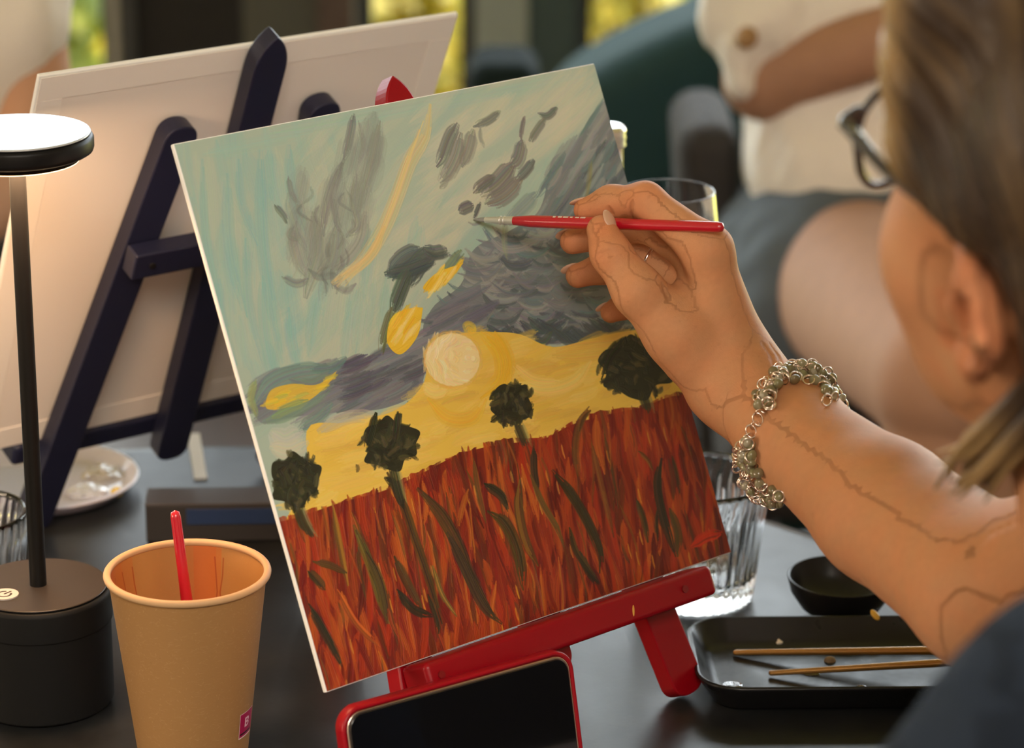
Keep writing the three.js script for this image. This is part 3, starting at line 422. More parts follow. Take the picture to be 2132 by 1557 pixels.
// ---- cordless lamp
{
  const c0 = onTable(92, 1456), R = 0.0415;                 // centre of the round base on the table
  const g = thing('table_lamp', 'black cordless table lamp with a round flat head, glowing beneath', 'lamp', V(c0.x, TABLE, c0.z));
  const hb = 0.071;
  part(g, 'base', lathe([[0, 0.0005], [R - 0.003, 0.0005], [R - 0.001, 0.003], [R - 0.001, 0.052], [R, 0.0525], [R, 0.0535], [R, hb - 0.003], [R - 0.0008, hb - 0.0008], [R - 0.0025, hb], [0, hb]], 96), matte(0.008, 0.008, 0.008, 0.6));
  part(g, 'base_cover', lathe([[0, hb + 0.0002], [R - 0.003, hb + 0.0002], [R - 0.0022, hb + 0.0008], [R - 0.003, hb + 0.0014], [0, hb + 0.0014]], 96), std({ color: rgb(0.055, 0.043, 0.036), roughness: 0.42, metalness: 0.35 }), null, 'bronze-grey brushed cover of the base');
  part(g, 'pole', new THREE.CylinderGeometry(0.0046, 0.0048, 0.266, 32), matte(0.008, 0.0075, 0.007, 0.45), V(0, hb + 0.132, 0));
  const headY = 0.337;
  part(g, 'head', lathe([[0.0, 0], [0.034, 0], [0.034, 0.003], [0.039, 0.0035], [0.0415, 0.005], [0.0422, 0.007], [0.0422, 0.012], [0.0412, 0.0138], [0.0395, 0.0145], [0, 0.0145]], 96), matte(0.008, 0.0075, 0.0075, 0.4), V(0, headY - 0.0145, 0));
  part(g, 'head_top', lathe([[0, 0.0002], [0.0404, 0.0002], [0.0408, 0.0007], [0.0402, 0.0014], [0, 0.0016]], 96), phy({ color: rgb(0.46, 0.48, 0.49), roughness: 0.3, clearcoat: 0.6, clearcoatRoughness: 0.15 }), V(0, headY, 0), 'glossy upper disc of the head, window reflection painted in as its pale colour');  // pale colour stands in for the window reflected in the black top
  part(g, 'diffuser', new THREE.CircleGeometry(0.034, 64).rotateX(Math.PI / 2), std({ color: 0xffffff, emissive: rgb(1, 0.66, 0.34), emissiveIntensity: 6 }), V(0, headY - 0.0148, 0), 'glowing warm diffuser under the head');
  const l = new THREE.RectAreaLight(rgb(1, 0.60, 0.33), 110, 0.056, 0.056); l.position.set(0, headY - 0.0160, 0); l.rotation.x = -Math.PI / 2; g.add(l);
  const icon = canvasTex(256, 256, (x, w) => { x.fillStyle = '#cfc2ba'; x.fillRect(0, 0, w, w); x.strokeStyle = '#3a302b'; x.lineWidth = 22; x.lineCap = 'round'; x.beginPath(); x.arc(128, 134, 62, -Math.PI / 2 + 0.65, 1.5 * Math.PI - 0.65); x.stroke(); x.beginPath(); x.moveTo(128, 54); x.lineTo(128, 128); x.stroke(); });
  const bp = onY(10, 1238, TABLE + hb + 0.0016), btn = part(g, 'power_button', new THREE.CylinderGeometry(0.0078, 0.0078, 0.0008, 48), [std({ color: rgb(0.5, 0.46, 0.43), roughness: 0.4 }), std({ map: icon, roughness: 0.4 }), std({ color: rgb(0.5, 0.46, 0.43) })], V(bp.x - c0.x, hb + 0.0018, bp.z - c0.z), 'pale round button with a power symbol');
  btn.rotation.y = 0.9;
}
// ---- paper cup with a brush standing in it
const cupH = 0.11, cupC = onY(390, 1184, TABLE + cupH);
{
  const g = thing('paper_cup', 'brown kraft paper cup with an orange stained rim', 'cup', V(cupC.x, TABLE, cupC.z));
  const kraft = canvasTex(1024, 1024, (x, w, h) => { x.fillStyle = '#9c7444'; x.fillRect(0, 0, w, h); for (let i = 0; i < 9000; i++) { const a = rr(0, 6.28), l = rr(4, 16), px = rr(0, w), py = rr(0, h), d = rnd() < 0.5; x.strokeStyle = d ? `rgba(140,100,60,${rr(.08, .3)})` : `rgba(225,190,140,${rr(.08, .28)})`; x.lineWidth = rr(.6, 1.6); x.beginPath(); x.moveTo(px, py); x.lineTo(px + l * Math.cos(a), py + l * Math.sin(a)); x.stroke(); } for (let i = 0; i < 260; i++) { x.fillStyle = `rgba(110,76,44,${rr(.05, .2)})`; x.beginPath(); x.arc(rr(0, w), rr(0, h), rr(1, 3), 0, 7); x.fill(); } });
  const stained = canvasTex(1024, 512, (x, w, h) => {
    x.fillStyle = '#ac7a40'; x.fillRect(0, 0, w, h);
    for (let i = 0; i < 2500; i++) { x.strokeStyle = `rgba(${rr(160, 215) | 0},${rr(110, 160) | 0},${rr(60, 100) | 0},.22)`; x.beginPath(); const px = rr(0, w), py = rr(0, h); x.moveTo(px, py); x.lineTo(px + rr(-8, 8), py + rr(-8, 8)); x.stroke(); }
    // dried paint: rim smears and tide lines
    for (let i = 0; i < 26; i++) { const px = rr(0, w), wd = rr(30, 120), ht = rr(10, 40); x.fillStyle = `rgba(${rr(180, 205) | 0},${rr(70, 96) | 0},26,${rr(.35, .75)})`; x.beginPath(); x.moveTo(px, 0); for (let k = 0; k <= 10; k++) x.lineTo(px + wd * k / 10, ht * (0.4 + 0.6 * Math.abs(Math.sin(k * 1.7 + i)))); x.lineTo(px + wd, 0); x.fill(); }
    for (let i = 0; i < 7; i++) { const px = rr(0, w), wd = rr(50, 140); x.fillStyle = `rgba(196,92,30,${rr(.2, .42)})`; x.fillRect(px, rr(30, 90), wd, h); x.strokeStyle = 'rgba(140,52,16,.6)'; x.lineWidth = 3; x.beginPath(); x.moveTo(px, rr(30, 90)); for (let k = 0; k < 9; k++) x.lineTo(px + rr(-5, 5), 80 + k * 50); x.stroke(); }
  });
  const wall = (r0, r1, y0, y1, rev) => { const p = []; for (let i = 0; i <= 12; i++) p.push([r0 + (r1 - r0) * i / 12, y0 + (y1 - y0) * i / 12]); return lathe(rev ? p.reverse() : p, 96); };
  part(g, 'cup_wall', wall(0.0305, 0.0432, 0.0005, cupH - 0.003), std({ map: kraft, roughness: 0.85 }));
  part(g, 'inner_wall', wall(0.0299, 0.0426, 0.004, cupH - 0.003, true), std({ map: stained, roughness: 0.6, side: THREE.DoubleSide }), null, 'inside wall stained with orange paint');
  part(g, 'bottom', lathe([[0, 0.006], [0.0304, 0.006], [0.0304, 0.0045], [0, 0.0045]], 48), std({ map: kraft, roughness: 0.85 }));
  part(g, 'rim', new THREE.TorusGeometry(0.0437, 0.0021, 14, 96).rotateX(Math.PI / 2), std({ color: rgb(0.52, 0.32, 0.16), roughness: 0.6 }), V(0, cupH - 0.0022, 0));
  part(g, 'paint_water', lathe([[0, 0.058], [0.0366, 0.058]], 64), phy({ color: rgb(0.30, 0.075, 0.012), roughness: 0.08 }), null, 'murky orange brush water');
  const sticker = canvasTex(256, 320, (x, w, h) => { x.fillStyle = '#a5134f'; x.fillRect(0, 0, w, h); x.fillStyle = '#dcc9c4'; x.fillRect(0, 0, w, 8); x.fillRect(0, 0, 8, h); x.fillStyle = '#e0b9c4'; x.font = 'bold 170px sans-serif'; x.textAlign = 'center'; x.fillText('B', w / 2 + 6, 200); x.fillStyle = '#2a1018'; x.fillRect(20, h - 60, w - 40, 22); x.fillStyle = '#e6d8cf'; x.fillRect(0, h - 14, w, 14); });
  const st = new THREE.CylinderGeometry(0.0346, 0.0328, 0.0155, 24, 1, true, 0, 0.42); st.translate(0, 0.0235, 0); st.rotateY(0.98);
  part(g, 'sticker', st, std({ map: sticker, roughness: 0.5, side: THREE.DoubleSide }), null, 'magenta sticker with a pale letter');
}
const redLacquer = phy({ color: rgb(0.50, 0.004, 0.02), roughness: 0.3, clearcoat: 0.7, clearcoatRoughness: 0.15 });
const ferruleMat = std({ color: rgb(0.86, 0.85, 0.82), roughness: 0.42, metalness: 0.9 });
// a round brush lying along +y from the tip (0) to the handle's end (len)
function brush(name, label, len, rMax, bristleMat) {
  const g = thing(name, label, 'paintbrush'), fl = 0.008, fe = 0.026;
  part(g, 'bristles', lathe([[0, 0], [0.0006, 0.0015], [0.0013, 0.005], [0.0016, fl + 0.001]], 16), bristleMat);
  part(g, 'ferrule', lathe([[0.0017, fl], [0.0019, fl + 0.004], [0.0023, fl + 0.012], [0.0026, fe], [0.0025, fe + 0.0005]], 24), ferruleMat);
  for (const y of [0.018, 0.0205]) part(g, 'crimp', new THREE.TorusGeometry(0.0024, 0.00025, 6, 20).rotateX(Math.PI / 2), ferruleMat, V(0, y, 0));
  part(g, 'handle', lathe([[0.0024, fe], [rMax, fe + 0.012], [rMax * 1.05, fe + 0.04], [rMax * 0.92, len * 0.7], [rMax * 0.86, len - 0.004], [rMax * 0.7, len - 0.0012], [0, len]], 24), redLacquer);
  return g;
}
function aim(o, from, to) { o.position.copy(from); o.quaternion.setFromUnitVectors(V(0, 1, 0), to.clone().sub(from).normalize()); return o; }
const wetGrey = std({ color: rgb(0.3, 0.3, 0.28), roughness: 0.5 });
{ // the brush left in the cup, handle up
  const tipPt = cupC.clone().add(V(0.0075, -0.09, 0.012)), top = at(364, 1062, depthOf(cupC) - 0.01);
  const b = brush('paintbrush', 'red handled paintbrush standing in the paper cup', tipPt.distanceTo(top), 0.0033, wetGrey); aim(b, tipPt, top);
}
const brushTip = onCanvas(985, 457, 0.001).X, brushEnd = at(1508, 473, 1.566);
{ const b = brush('paintbrush', 'red handled paintbrush held in the hand, touching the painting', brushTip.distanceTo(brushEnd), 0.0034, wetGrey); aim(b, brushTip, brushEnd);
  const len = brushTip.distanceTo(brushEnd), face = cU.clone().multiplyScalar(0.75).addScaledVector(cF, -0.66).applyQuaternion(b.quaternion.clone().invert()); face.y = 0; face.normalize();
  for (let i = 0; i < 6; i++) { const m = part(b, 'print', box(0.0011, 0.0016 + 0.0008 * (i % 3), 0.0003, 0.0001), std({ color: rgb(0.7, 0.62, 0.55), roughness: 0.4 }), V(face.x * 0.00352, len * 0.34 + i * 0.0036, face.z * 0.00352)); m.rotation.y = Math.atan2(face.x, face.z); } }

// ---- rings lofted from rounded rectangles (tray, phone)
function ringLoft(rings, n = 12) { // ring: [half width, half depth, corner radius, y]
  const pos = [], idx = [], m = 4 * (n + 1);
  for (const [hw, hd, r, y] of rings) for (let q = 0; q < 4; q++) for (let i = 0; i <= n; i++) { const a = (q + i / n) * Math.PI / 2, cx = (q === 0 || q === 3 ? 1 : -1) * (hw - r), cz = (q < 2 ? 1 : -1) * (hd - r); pos.push(cx + r * Math.cos(a), y, cz + r * Math.sin(a)); }
  for (let k = 0; k < rings.length - 1; k++) for (let i = 0; i < m; i++) { const a = k * m + i, b = k * m + (i + 1) % m; idx.push(a, a + m, b, b, a + m, b + m); }
  for (const [k, up] of [[0, false], [rings.length - 1, true]]) { const c = pos.length / 3; let x = 0, z = 0; pos.push(0, rings[k][3], 0); for (let i = 0; i < m; i++) { const a = k * m + i, b = k * m + (i + 1) % m; up ? idx.push(c, b, a) : idx.push(c, a, b); } }
  const g = new THREE.BufferGeometry(); g.setAttribute('position', new THREE.Float32BufferAttribute(pos, 3)); g.setIndex(idx); const f = g.toNonIndexed(); f.computeVertexNormals(); g.computeVertexNormals(); return g;
}
const ceramicRough = noiseTex(256, (x, y) => 84 + 16 * tileN(x, y, 5) + 8 * tileN(x, y, 20));
const ceramic = phy({ color: rgb(0.011, 0.011, 0.012), specularIntensity: 0.7, roughnessMap: ceramicRough, roughness: 1 });
// ---- black tray with chopsticks
const trayA = onTable(1437, 1345, 0.018), trayYaw = 0.03;
{
  const front = onTable(1600, 1449, 0.012), back = onTable(1620, 1284, 0.018), hd = (front.z - back.z) / 2 + 0.002, hw = 0.125, cz = (front.z + back.z) / 2, cx = trayA.x + hw;
  const g = thing('serving_tray', 'rectangular black ceramic tray with rounded corners and sauce traces', 'tray', V(cx, TABLE, cz)); g.rotation.y = trayYaw;
  const geo = worldUV(ringLoft([[hw - 0.014, hd - 0.014, 0.016, 0.0006], [hw - 0.010, hd - 0.010, 0.018, 0.0015], [hw - 0.001, hd - 0.001, 0.024, 0.0165], [hw, hd, 0.025, 0.018], [hw - 0.0012, hd - 0.0012, 0.024, 0.0192], [hw - 0.0028, hd - 0.0028, 0.0225, 0.0185], [hw - 0.010, hd - 0.010, 0.018, 0.0072], [hw - 0.016, hd - 0.016, 0.014, 0.0052], [hw - 0.024, hd - 0.024, 0.010, 0.0048]]), 8);
  part(g, 'dish', geo, ceramic);
  const sauce = phy({ color: rgb(0.035, 0.012, 0.006), roughness: 0.06, clearcoat: 1 });
  const inTray = (u, v, h = 0.0052) => { const p = onTable(u, v, h); return g.worldToLocal(p.clone()); };
  g.updateMatrixWorld(true);
  const blob = (name, u, v, rx, rz, h, m) => { const s = new THREE.SphereGeometry(1, 20, 12); s.scale(rx, h, rz); const q = inTray(u, v); part(g, name, s, m, V(q.x, 0.005, q.z)); };
  blob('sauce_drop', 1793, 1435, 0.0042, 0.004, 0.003, sauce); blob('sauce_drop', 1640, 1440, 0.004, 0.003, 0.0012, sauce); blob('sauce_drop', 1690, 1402, 0.005, 0.003, 0.0009, sauce); blob('sauce_drop', 1525, 1425, 0.006, 0.006, 0.0007, sauce); blob('sauce_drop', 1880, 1436, 0.006, 0.004, 0.0012, sauce);
  const rice = std({ color: rgb(0.72, 0.66, 0.56), roughness: 0.5 });
  for (const [u, v] of [[1621, 1337], [1626, 1333], [1623, 1342]]) { const q = inTray(u, v), s = new THREE.SphereGeometry(1, 14, 10); s.scale(0.0014, 0.0013, 0.0022); const m = single('rice_grain', s, rice, 'white rice grain stuck to the black tray near the chopsticks', 'rice', g.localToWorld(V(q.x, 0.0066, q.z)), 'rice grains on the tray'); m.rotation.y = u; }
  blob('food_crumb', 1728, 1375, 0.0036, 0.0026, 0.003, std({ color: rgb(0.3, 0.2, 0.1), roughness: 0.6 })); blob('food_crumb', 1868, 1330, 0.0016, 0.0016, 0.0014, std({ color: rgb(0.3, 0.3, 0.3), roughness: 0.2 })); blob('food_crumb', 1876, 1328, 0.0013, 0.0013, 0.0012, std({ color: rgb(0.3, 0.3, 0.3), roughness: 0.2 }));
  const gold = phy({ color: rgb(0.42, 0.21, 0.05), roughness: 0.25, metalness: 0.55, clearcoat: 0.6, clearcoatRoughness: 0.1 });
  const stick = (a, b, ha, hb, label) => { const p = onTable(...a, ha), q = onTable(...b, hb), d = q.clone().sub(p).normalize(), e = p.clone().addScaledVector(d, 0.2); const m = named(new THREE.Mesh(taper([p, p.clone().lerp(e, 0.5), e], [0.0017, 0.0026, 0.0034], 20, 8), gold), 'chopstick'); tag(m, label, 'chopstick'); scene.add(m); };
  stick([1532, 1358], [1950, 1354], 0.0072, 0.0205, 'golden brown chopstick lying farther back on the black tray'); stick([1606, 1401], [1975, 1379], 0.0072, 0.0208, 'golden brown chopstick lying nearer the sauce drop on the tray');
  const bit = named(new THREE.Mesh(new THREE.SphereGeometry(1, 12, 8).scale(0.0022, 0.001, 0.0042), std({ color: rgb(0.7, 0.42, 0.06), roughness: 0.4 })), 'food_scrap'); const bp = onTable(1822, 1280, 0.0195); bit.position.copy(bp); bit.rotation.set(0.6, 0.5, 0); tag(bit, 'small yellow food scrap on the back rim of the tray', 'food'); scene.add(bit);
}
// ---- dipping bowl
{
  const hB = 0.027, c = onY(1752, 1198, TABLE + hB), R = 0.0335;
  single('dipping_bowl', lathe([[0, 0.0005], [0.016, 0.0005], [0.017, 0.002], [0.0245, 0.007], [0.031, 0.017], [R, hB - 0.0005], [R - 0.0007, hB], [R - 0.0018, hB - 0.0005], [0.029, 0.017], [0.0225, 0.009], [0.012, 0.0055], [0, 0.005]], 80), ceramic, 'small round black bowl behind the tray', 'bowl', V(c.x, TABLE, c.z));
}
// ---- ribbed tumblers
const clearGlass = phy({ color: 0xffffff, transmission: 1, thickness: 0.01, roughness: 0.0, ior: 1.5 });
function ribbed(name, label, pos, rTop, rBot, h, ribs, group) {
  const N = ribs * 8, prof = [];          // [radius, height, rib depth]
  prof.push([0.0001, 0.002, 0], [rBot * 0.5, 0.0015, 0], [rBot - 0.004, 0.0004, 0.0002], [rBot - 0.0008, 0.002, 0.0007]);
  for (let i = 0; i <= 10; i++) { const t = i / 10; prof.push([rBot + (rTop - rBot) * t, 0.005 + (h - 0.016) * t, i === 10 ? 0.0002 : 0.0009]); }
  prof.push([rTop + 0.0003, h - 0.003, 0], [rTop + 0.0002, h - 0.0008, 0], [rTop - 0.0009, h, 0], [rTop - 0.0021, h - 0.001, 0]);
  for (let i = 10; i >= 0; i--) { const t = i / 10; prof.push([rBot - 0.0028 + (rTop - rBot + 0.0006) * t, 0.017 + (h - 0.021) * t, 0.0003]); }
  prof.push([rBot * 0.72, 0.013, 0], [0.0001, 0.012, 0]);
  const p = [], ix = [];
  for (const [r, y, d] of prof) for (let j = 0; j < N; j++) { const a = j / N * 2 * Math.PI, q = r - d * (1 - Math.abs(Math.cos(a * ribs / 2))) * 2.0; p.push(q * Math.cos(a), y, q * Math.sin(a)); }
  for (let i = 0; i < prof.length - 1; i++) for (let j = 0; j < N; j++) { const a = i * N + j, b = i * N + (j + 1) % N; ix.push(a, a + N, b, b, a + N, b + N); }
  const g = new THREE.BufferGeometry(); g.setAttribute('position', new THREE.Float32BufferAttribute(p, 3)); g.setIndex(ix); g.computeVertexNormals();
  return single(name, g, clearGlass, label, 'glass', pos, group);
}
{ const b = onTable(1446, 1241); ribbed('ribbed_tumbler', 'clear ribbed tumbler behind the right end of the red easel ledge', V(b.x, TABLE, b.z), 0.0445, 0.037, 0.082, 36); }
{ const t = onTable(-12, 1062, 0.075); ribbed('ribbed_tumbler', 'clear ribbed tumbler behind the lamp base', V(t.x - 0.018, TABLE, t.z), 0.0375, 0.031, 0.075, 32); }
// ---- wine glass and bottle behind the painting
{
  const d = 1.865, rim = at(1393, 396, d), h = rim.y - TABLE, R = 0.0298;
  const o = [[0.0001, 0.0003], [0.03, 0.0003], [0.0305, 0.0012], [0.012, 0.004], [0.0042, 0.009], [0.0032, 0.02], [0.0034, h - 0.105], [0.009, h - 0.1], [0.024, h - 0.088], [0.0335, h - 0.066], [0.0345, h - 0.05], [0.0325, h - 0.022], [R, h - 0.0008], [R - 0.0002, h - 0.0002], [R - 0.0007, h], [R - 0.0013, h - 0.0002], [R - 0.0015, h - 0.0008], [0.0316, h - 0.022], [0.0336, h - 0.05], [0.0326, h - 0.066], [0.0228, h - 0.086], [0.008, h - 0.097], [0.0001, h - 0.098]];
  single('wine_glass', lathe(o, 80), clearGlass, 'clear stemmed glass behind the hand holding the brush', 'glass', V(rim.x, TABLE, rim.z));
}
{
  const d = 1.9, topc = at(1262, 254, d), h = topc.y - TABLE;
  const g = thing('glass_bottle', 'slim clear glass bottle with a silver ribbed cap behind the painting', 'bottle', V(topc.x, TABLE, topc.z));
  part(g, 'body', lathe([[0.0001, 0.0005], [0.026, 0.0005], [0.028, 0.003], [0.028, h - 0.13], [0.026, h - 0.1], [0.016, h - 0.055], [0.0118, h - 0.036], [0.0112, h - 0.004], [0.0095, h - 0.004], [0.0098, h - 0.036], [0.0142, h - 0.055], [0.0242, h - 0.1], [0.0262, h - 0.13], [0.0262, 0.006], [0.0001, 0.005]], 64), clearGlass);
  part(g, 'cap', lathe([[0.0125, -0.013], [0.0134, -0.012], [0.0125, -0.0095], [0.0134, -0.007], [0.0125, -0.0045], [0.0133, -0.002], [0.012, 0.0004], [0.009, 0.0012], [0, 0.0014]], 64), std({ color: rgb(0.9, 0.88, 0.84), roughness: 0.25, metalness: 1 }), V(0, h - 0.003, 0));
}
// ---- phone leaning on the easel's ledge
{
  const yaw = 34 * Math.PI / 180, lean = 13 * Math.PI / 180, Lp = 0.146, Hp = 0.076, th = 0.0095;
  const e1 = V(Math.cos(yaw), 0, -Math.sin(yaw)), n0 = V(Math.sin(yaw), 0, Math.cos(yaw)), e2 = V(0, Math.cos(lean), 0).addScaledVector(n0, -Math.sin(lean)), n = n0.clone().multiplyScalar(Math.cos(lean)).add(V(0, Math.sin(lean), 0));
  const topR = onTable(1180, 1344, Hp * Math.cos(lean)), o = topR.clone().addScaledVector(e1, -Lp / 2).addScaledVector(e2, -Hp);
  const g = thing('smartphone', 'smartphone in a red case standing on its long side against the red easel', 'phone'); place(g, basis(e1, e2, n, o));
  const shell = ringLoft([[Lp / 2 - 0.002, Hp / 2 - 0.002, 0.010, -th / 2], [Lp / 2, Hp / 2, 0.012, -th / 2 + 0.002], [Lp / 2, Hp / 2, 0.012, th / 2 - 0.0014], [Lp / 2 - 0.0007, Hp / 2 - 0.0007, 0.0113, th / 2], [Lp / 2 - 0.0022, Hp / 2 - 0.0022, 0.0098, th / 2], [Lp / 2 - 0.0024, Hp / 2 - 0.0024, 0.0096, th / 2 - 0.0016]]).rotateX(Math.PI / 2);
  part(g, 'case', shell, phy({ color: rgb(0.33, 0.002, 0.010), roughness: 0.35, specularIntensity: 0.5, clearcoat: 0.15, clearcoatRoughness: 0.3 }), V(0, Hp / 2, 0), 'red case');
  const metal = ringLoft([[Lp / 2 - 0.0026, Hp / 2 - 0.0026, 0.0094, -0.001], [Lp / 2 - 0.0026, Hp / 2 - 0.0026, 0.0094, 0.0006], [Lp / 2 - 0.0036, Hp / 2 - 0.0036, 0.0086, 0.0012]]).rotateX(Math.PI / 2);
  part(g, 'metal_frame', metal, std({ color: rgb(0.75, 0.62, 0.52), roughness: 0.25, metalness: 1 }), V(0, Hp / 2, th / 2 - 0.0012), 'polished metal frame');
  const scr = ringLoft([[Lp / 2 - 0.0042, Hp / 2 - 0.0042, 0.0082, -0.0005], [Lp / 2 - 0.0042, Hp / 2 - 0.0042, 0.0082, 0.0003], [Lp / 2 - 0.0048, Hp / 2 - 0.0048, 0.0077, 0.0006]]).rotateX(Math.PI / 2);
  part(g, 'screen', scr, phy({ color: rgb(0.004, 0.004, 0.005), roughness: 0.08, clearcoat: 0.4 }), V(0, Hp / 2, th / 2 + 0.0002), 'black glass screen');
}
// ---- palettes
const plastic = phy({ color: rgb(0.66, 0.62, 0.70), roughness: 0.3, clearcoat: 0.3 });
function paletteDish(label, c, R, blobs) {
  const g = thing('paint_palette', label, 'palette', V(c.x, c.y, c.z));
  part(g, 'dish', lathe([[0, 0.0008], [R * 0.78, 0.0008], [R * 0.84, 0.002], [R - 0.001, 0.0095], [R, 0.0105], [R - 0.0006, 0.0115], [R - 0.003, 0.0112], [R * 0.86, 0.0042], [R * 0.8, 0.0026], [0, 0.0026]], 96), plastic);
  for (const [x, z, rx, rz, h, col, nm] of blobs) { const s = new THREE.IcosahedronGeometry(1, 4), p = s.attributes.position; for (let i = 0; i < p.count; i++) { const k = 1 + 0.22 * noise3(p.getX(i) * 1.6 + x * 90, p.getY(i) * 1.6, p.getZ(i) * 1.6 + z * 90); p.setXYZ(i, p.getX(i) * rx * k, Math.max(-0.2, p.getY(i)) * h * k, p.getZ(i) * rz * k); } s.computeVertexNormals(); part(g, 'paint_blob', s, phy({ color: col, roughness: 0.18, clearcoat: 0.6, clearcoatRoughness: 0.1 }), V(x, 0.003, z), nm); }
  return g;
}
{ const c = onTable(1578, 1688, 0.011); paletteDish('white plastic palette with red and olive paint in front of the tray', V(c.x, TABLE, c.z), 0.0735, [[0.004, -0.055, 0.013, 0.009, 0.0085, rgb(0.09, 0.012, 0.012), 'dark red paint'], [0.022, -0.055, 0.007, 0.008, 0.0085, rgb(0.2, 0.2, 0.02), 'olive green paint'], [0.033, -0.052, 0.008, 0.008, 0.009, rgb(0.12, 0.12, 0.02), 'dark olive paint'], [-0.03, -0.049, 0.009, 0.008, 0.005, rgb(0.3, 0.16, 0.17), 'pinkish paint'], [-0.02, 0.02, 0.014, 0.012, 0.006, rgb(0.6, 0.4, 0.05), 'yellow paint'], [0.025, 0.018, 0.014, 0.012, 0.006, rgb(0.3, 0.32, 0.33), 'grey paint']]); }
{ const c = onTable(95, 992, 0.01); paletteDish('white plastic palette with pale paint behind the lamp', V(c.x, TABLE, c.z), 0.064, [[0.05, 0.012, 0.004, 0.005, 0.004, rgb(0.75, 0.5, 0.02), 'yellow paint'], [0.036, -0.022, 0.014, 0.011, 0.006, rgb(0.55, 0.5, 0.44), 'beige paint'], [0.03, 0.012, 0.014, 0.011, 0.005, rgb(0.78, 0.76, 0.8), 'white paint'], [0.0, -0.03, 0.012, 0.01, 0.005, rgb(0.6, 0.58, 0.5), 'cream paint']]); }
// ---- sketch pad, slip of paper, dark box
{ const a = onTable(62, 1079), m = single('sketch_pad', box(0.12, 0.004, 0.085, 0.001), std({ color: rgb(0.46, 0.44, 0.48), roughness: 0.8 }), 'pale grey pad lying on the table behind the lamp pole', 'pad', V(a.x - 0.062, TABLE + 0.0022, a.z - 0.043)); m.rotation.y = 0.03; }
{ const a = onTable(424, 1000), b = onTable(408, 905); const m = single('paper_strip', box(0.0092, 0.001, a.distanceTo(b), 0.0003), std({ color: rgb(0.62, 0.58, 0.54), roughness: 0.7 }), 'narrow white paper strip on the table behind the dark box', 'paper', a.clone().lerp(b, 0.5).add(V(-0.002, 0.0008, 0))); m.rotation.y = Math.atan2(b.x - a.x, b.z - a.z); }
{
  const bw = 0.105, bh = 0.026, bd = 0.03, fl = onTable(303, 1128), g = thing('storage_box', 'small dark box with a blue front band behind the paper cup', 'box', V(fl.x + bw / 2, TABLE, fl.z - bd / 2)); g.rotation.y = 0.05;
  part(g, 'body', box(bw, bh, bd, 0.0015), std({ color: rgb(0.02, 0.018, 0.018), roughness: 0.7 }), V(0, bh / 2 + 0.0004, 0));
  part(g, 'lid', box(bw + 0.0006, 0.0012, bd + 0.0006, 0.0005), std({ color: rgb(0.05, 0.04, 0.036), roughness: 0.6 }), V(0, bh + 0.0008, 0), 'brownish lid');
  part(g, 'band', box(bw * 0.74, 0.011, 0.0008, 0.0003), std({ color: rgb(0.012, 0.03, 0.09), roughness: 0.5 }), V(bw * 0.125, bh - 0.0075, bd / 2 + 0.0003), 'dark blue band');
}
// ------------------------------------------------------------------ the woman who paints
const skinBump = noiseTex(512, (x, y) => 128 + 45 * tileN(x, y, 60) + 45 * tileN(x, y, 130) + 20 * tileN(x, y, 24));
const skinMat = phy({ vertexColors: true, roughness: 0.55, bumpMap: skinBump, bumpScale: 0.00022, specularIntensity: 0.28 });
const camPt = (x, y, d) => camPos.clone().addScaledVector(cR, x).addScaledVector(cU, y).addScaledVector(cF, d);
// joints of the right hand and arm: photo position and depth
const J = {
  wrist: at(1528, 788, 1.602), brace: at(1652, 908, 1.570), fore: at(1842, 1063, 1.500), elbow: at(2066, 1228, 1.42), shoulder: camPt(0.405, -0.03, 1.215),
  i0: at(1474, 520, 1.586), i1: at(1344, 418, 1.600), i2: at(1272, 421, 1.613), i3: at(1220, 437, 1.617),
  m0: at(1462, 535, 1.606), m1: at(1342, 462, 1.626), m2: at(1255, 486, 1.631), m3: at(1192, 503, 1.631),
  r0: at(1452, 585, 1.625), r1: at(1335, 535, 1.643), r2: at(1262, 556, 1.646), r3: at(1203, 574, 1.645),
  p0: at(1448, 640, 1.640), p1: at(1352, 610, 1.654), p2: at(1306, 633, 1.657), p3: at(1272, 650, 1.657),
  t0: at(1445, 735, 1.596), t1: at(1328, 605, 1.585), t2: at(1272, 528, 1.588), t3: at(1253, 479, 1.5925),
};
const chain = (p, pts, rad, k) => { let d = 1e9; for (let i = 0; i + 1 < pts.length; i++) d = smin(d, sdCap(p, pts[i], pts[i + 1], rad[i], rad[i + 1]), k); return d; };
const palmMid = at(1470, 650, 1.606), thenar = at(1418, 690, 1.592), web = at(1432, 612, 1.600);
let grooves = [];
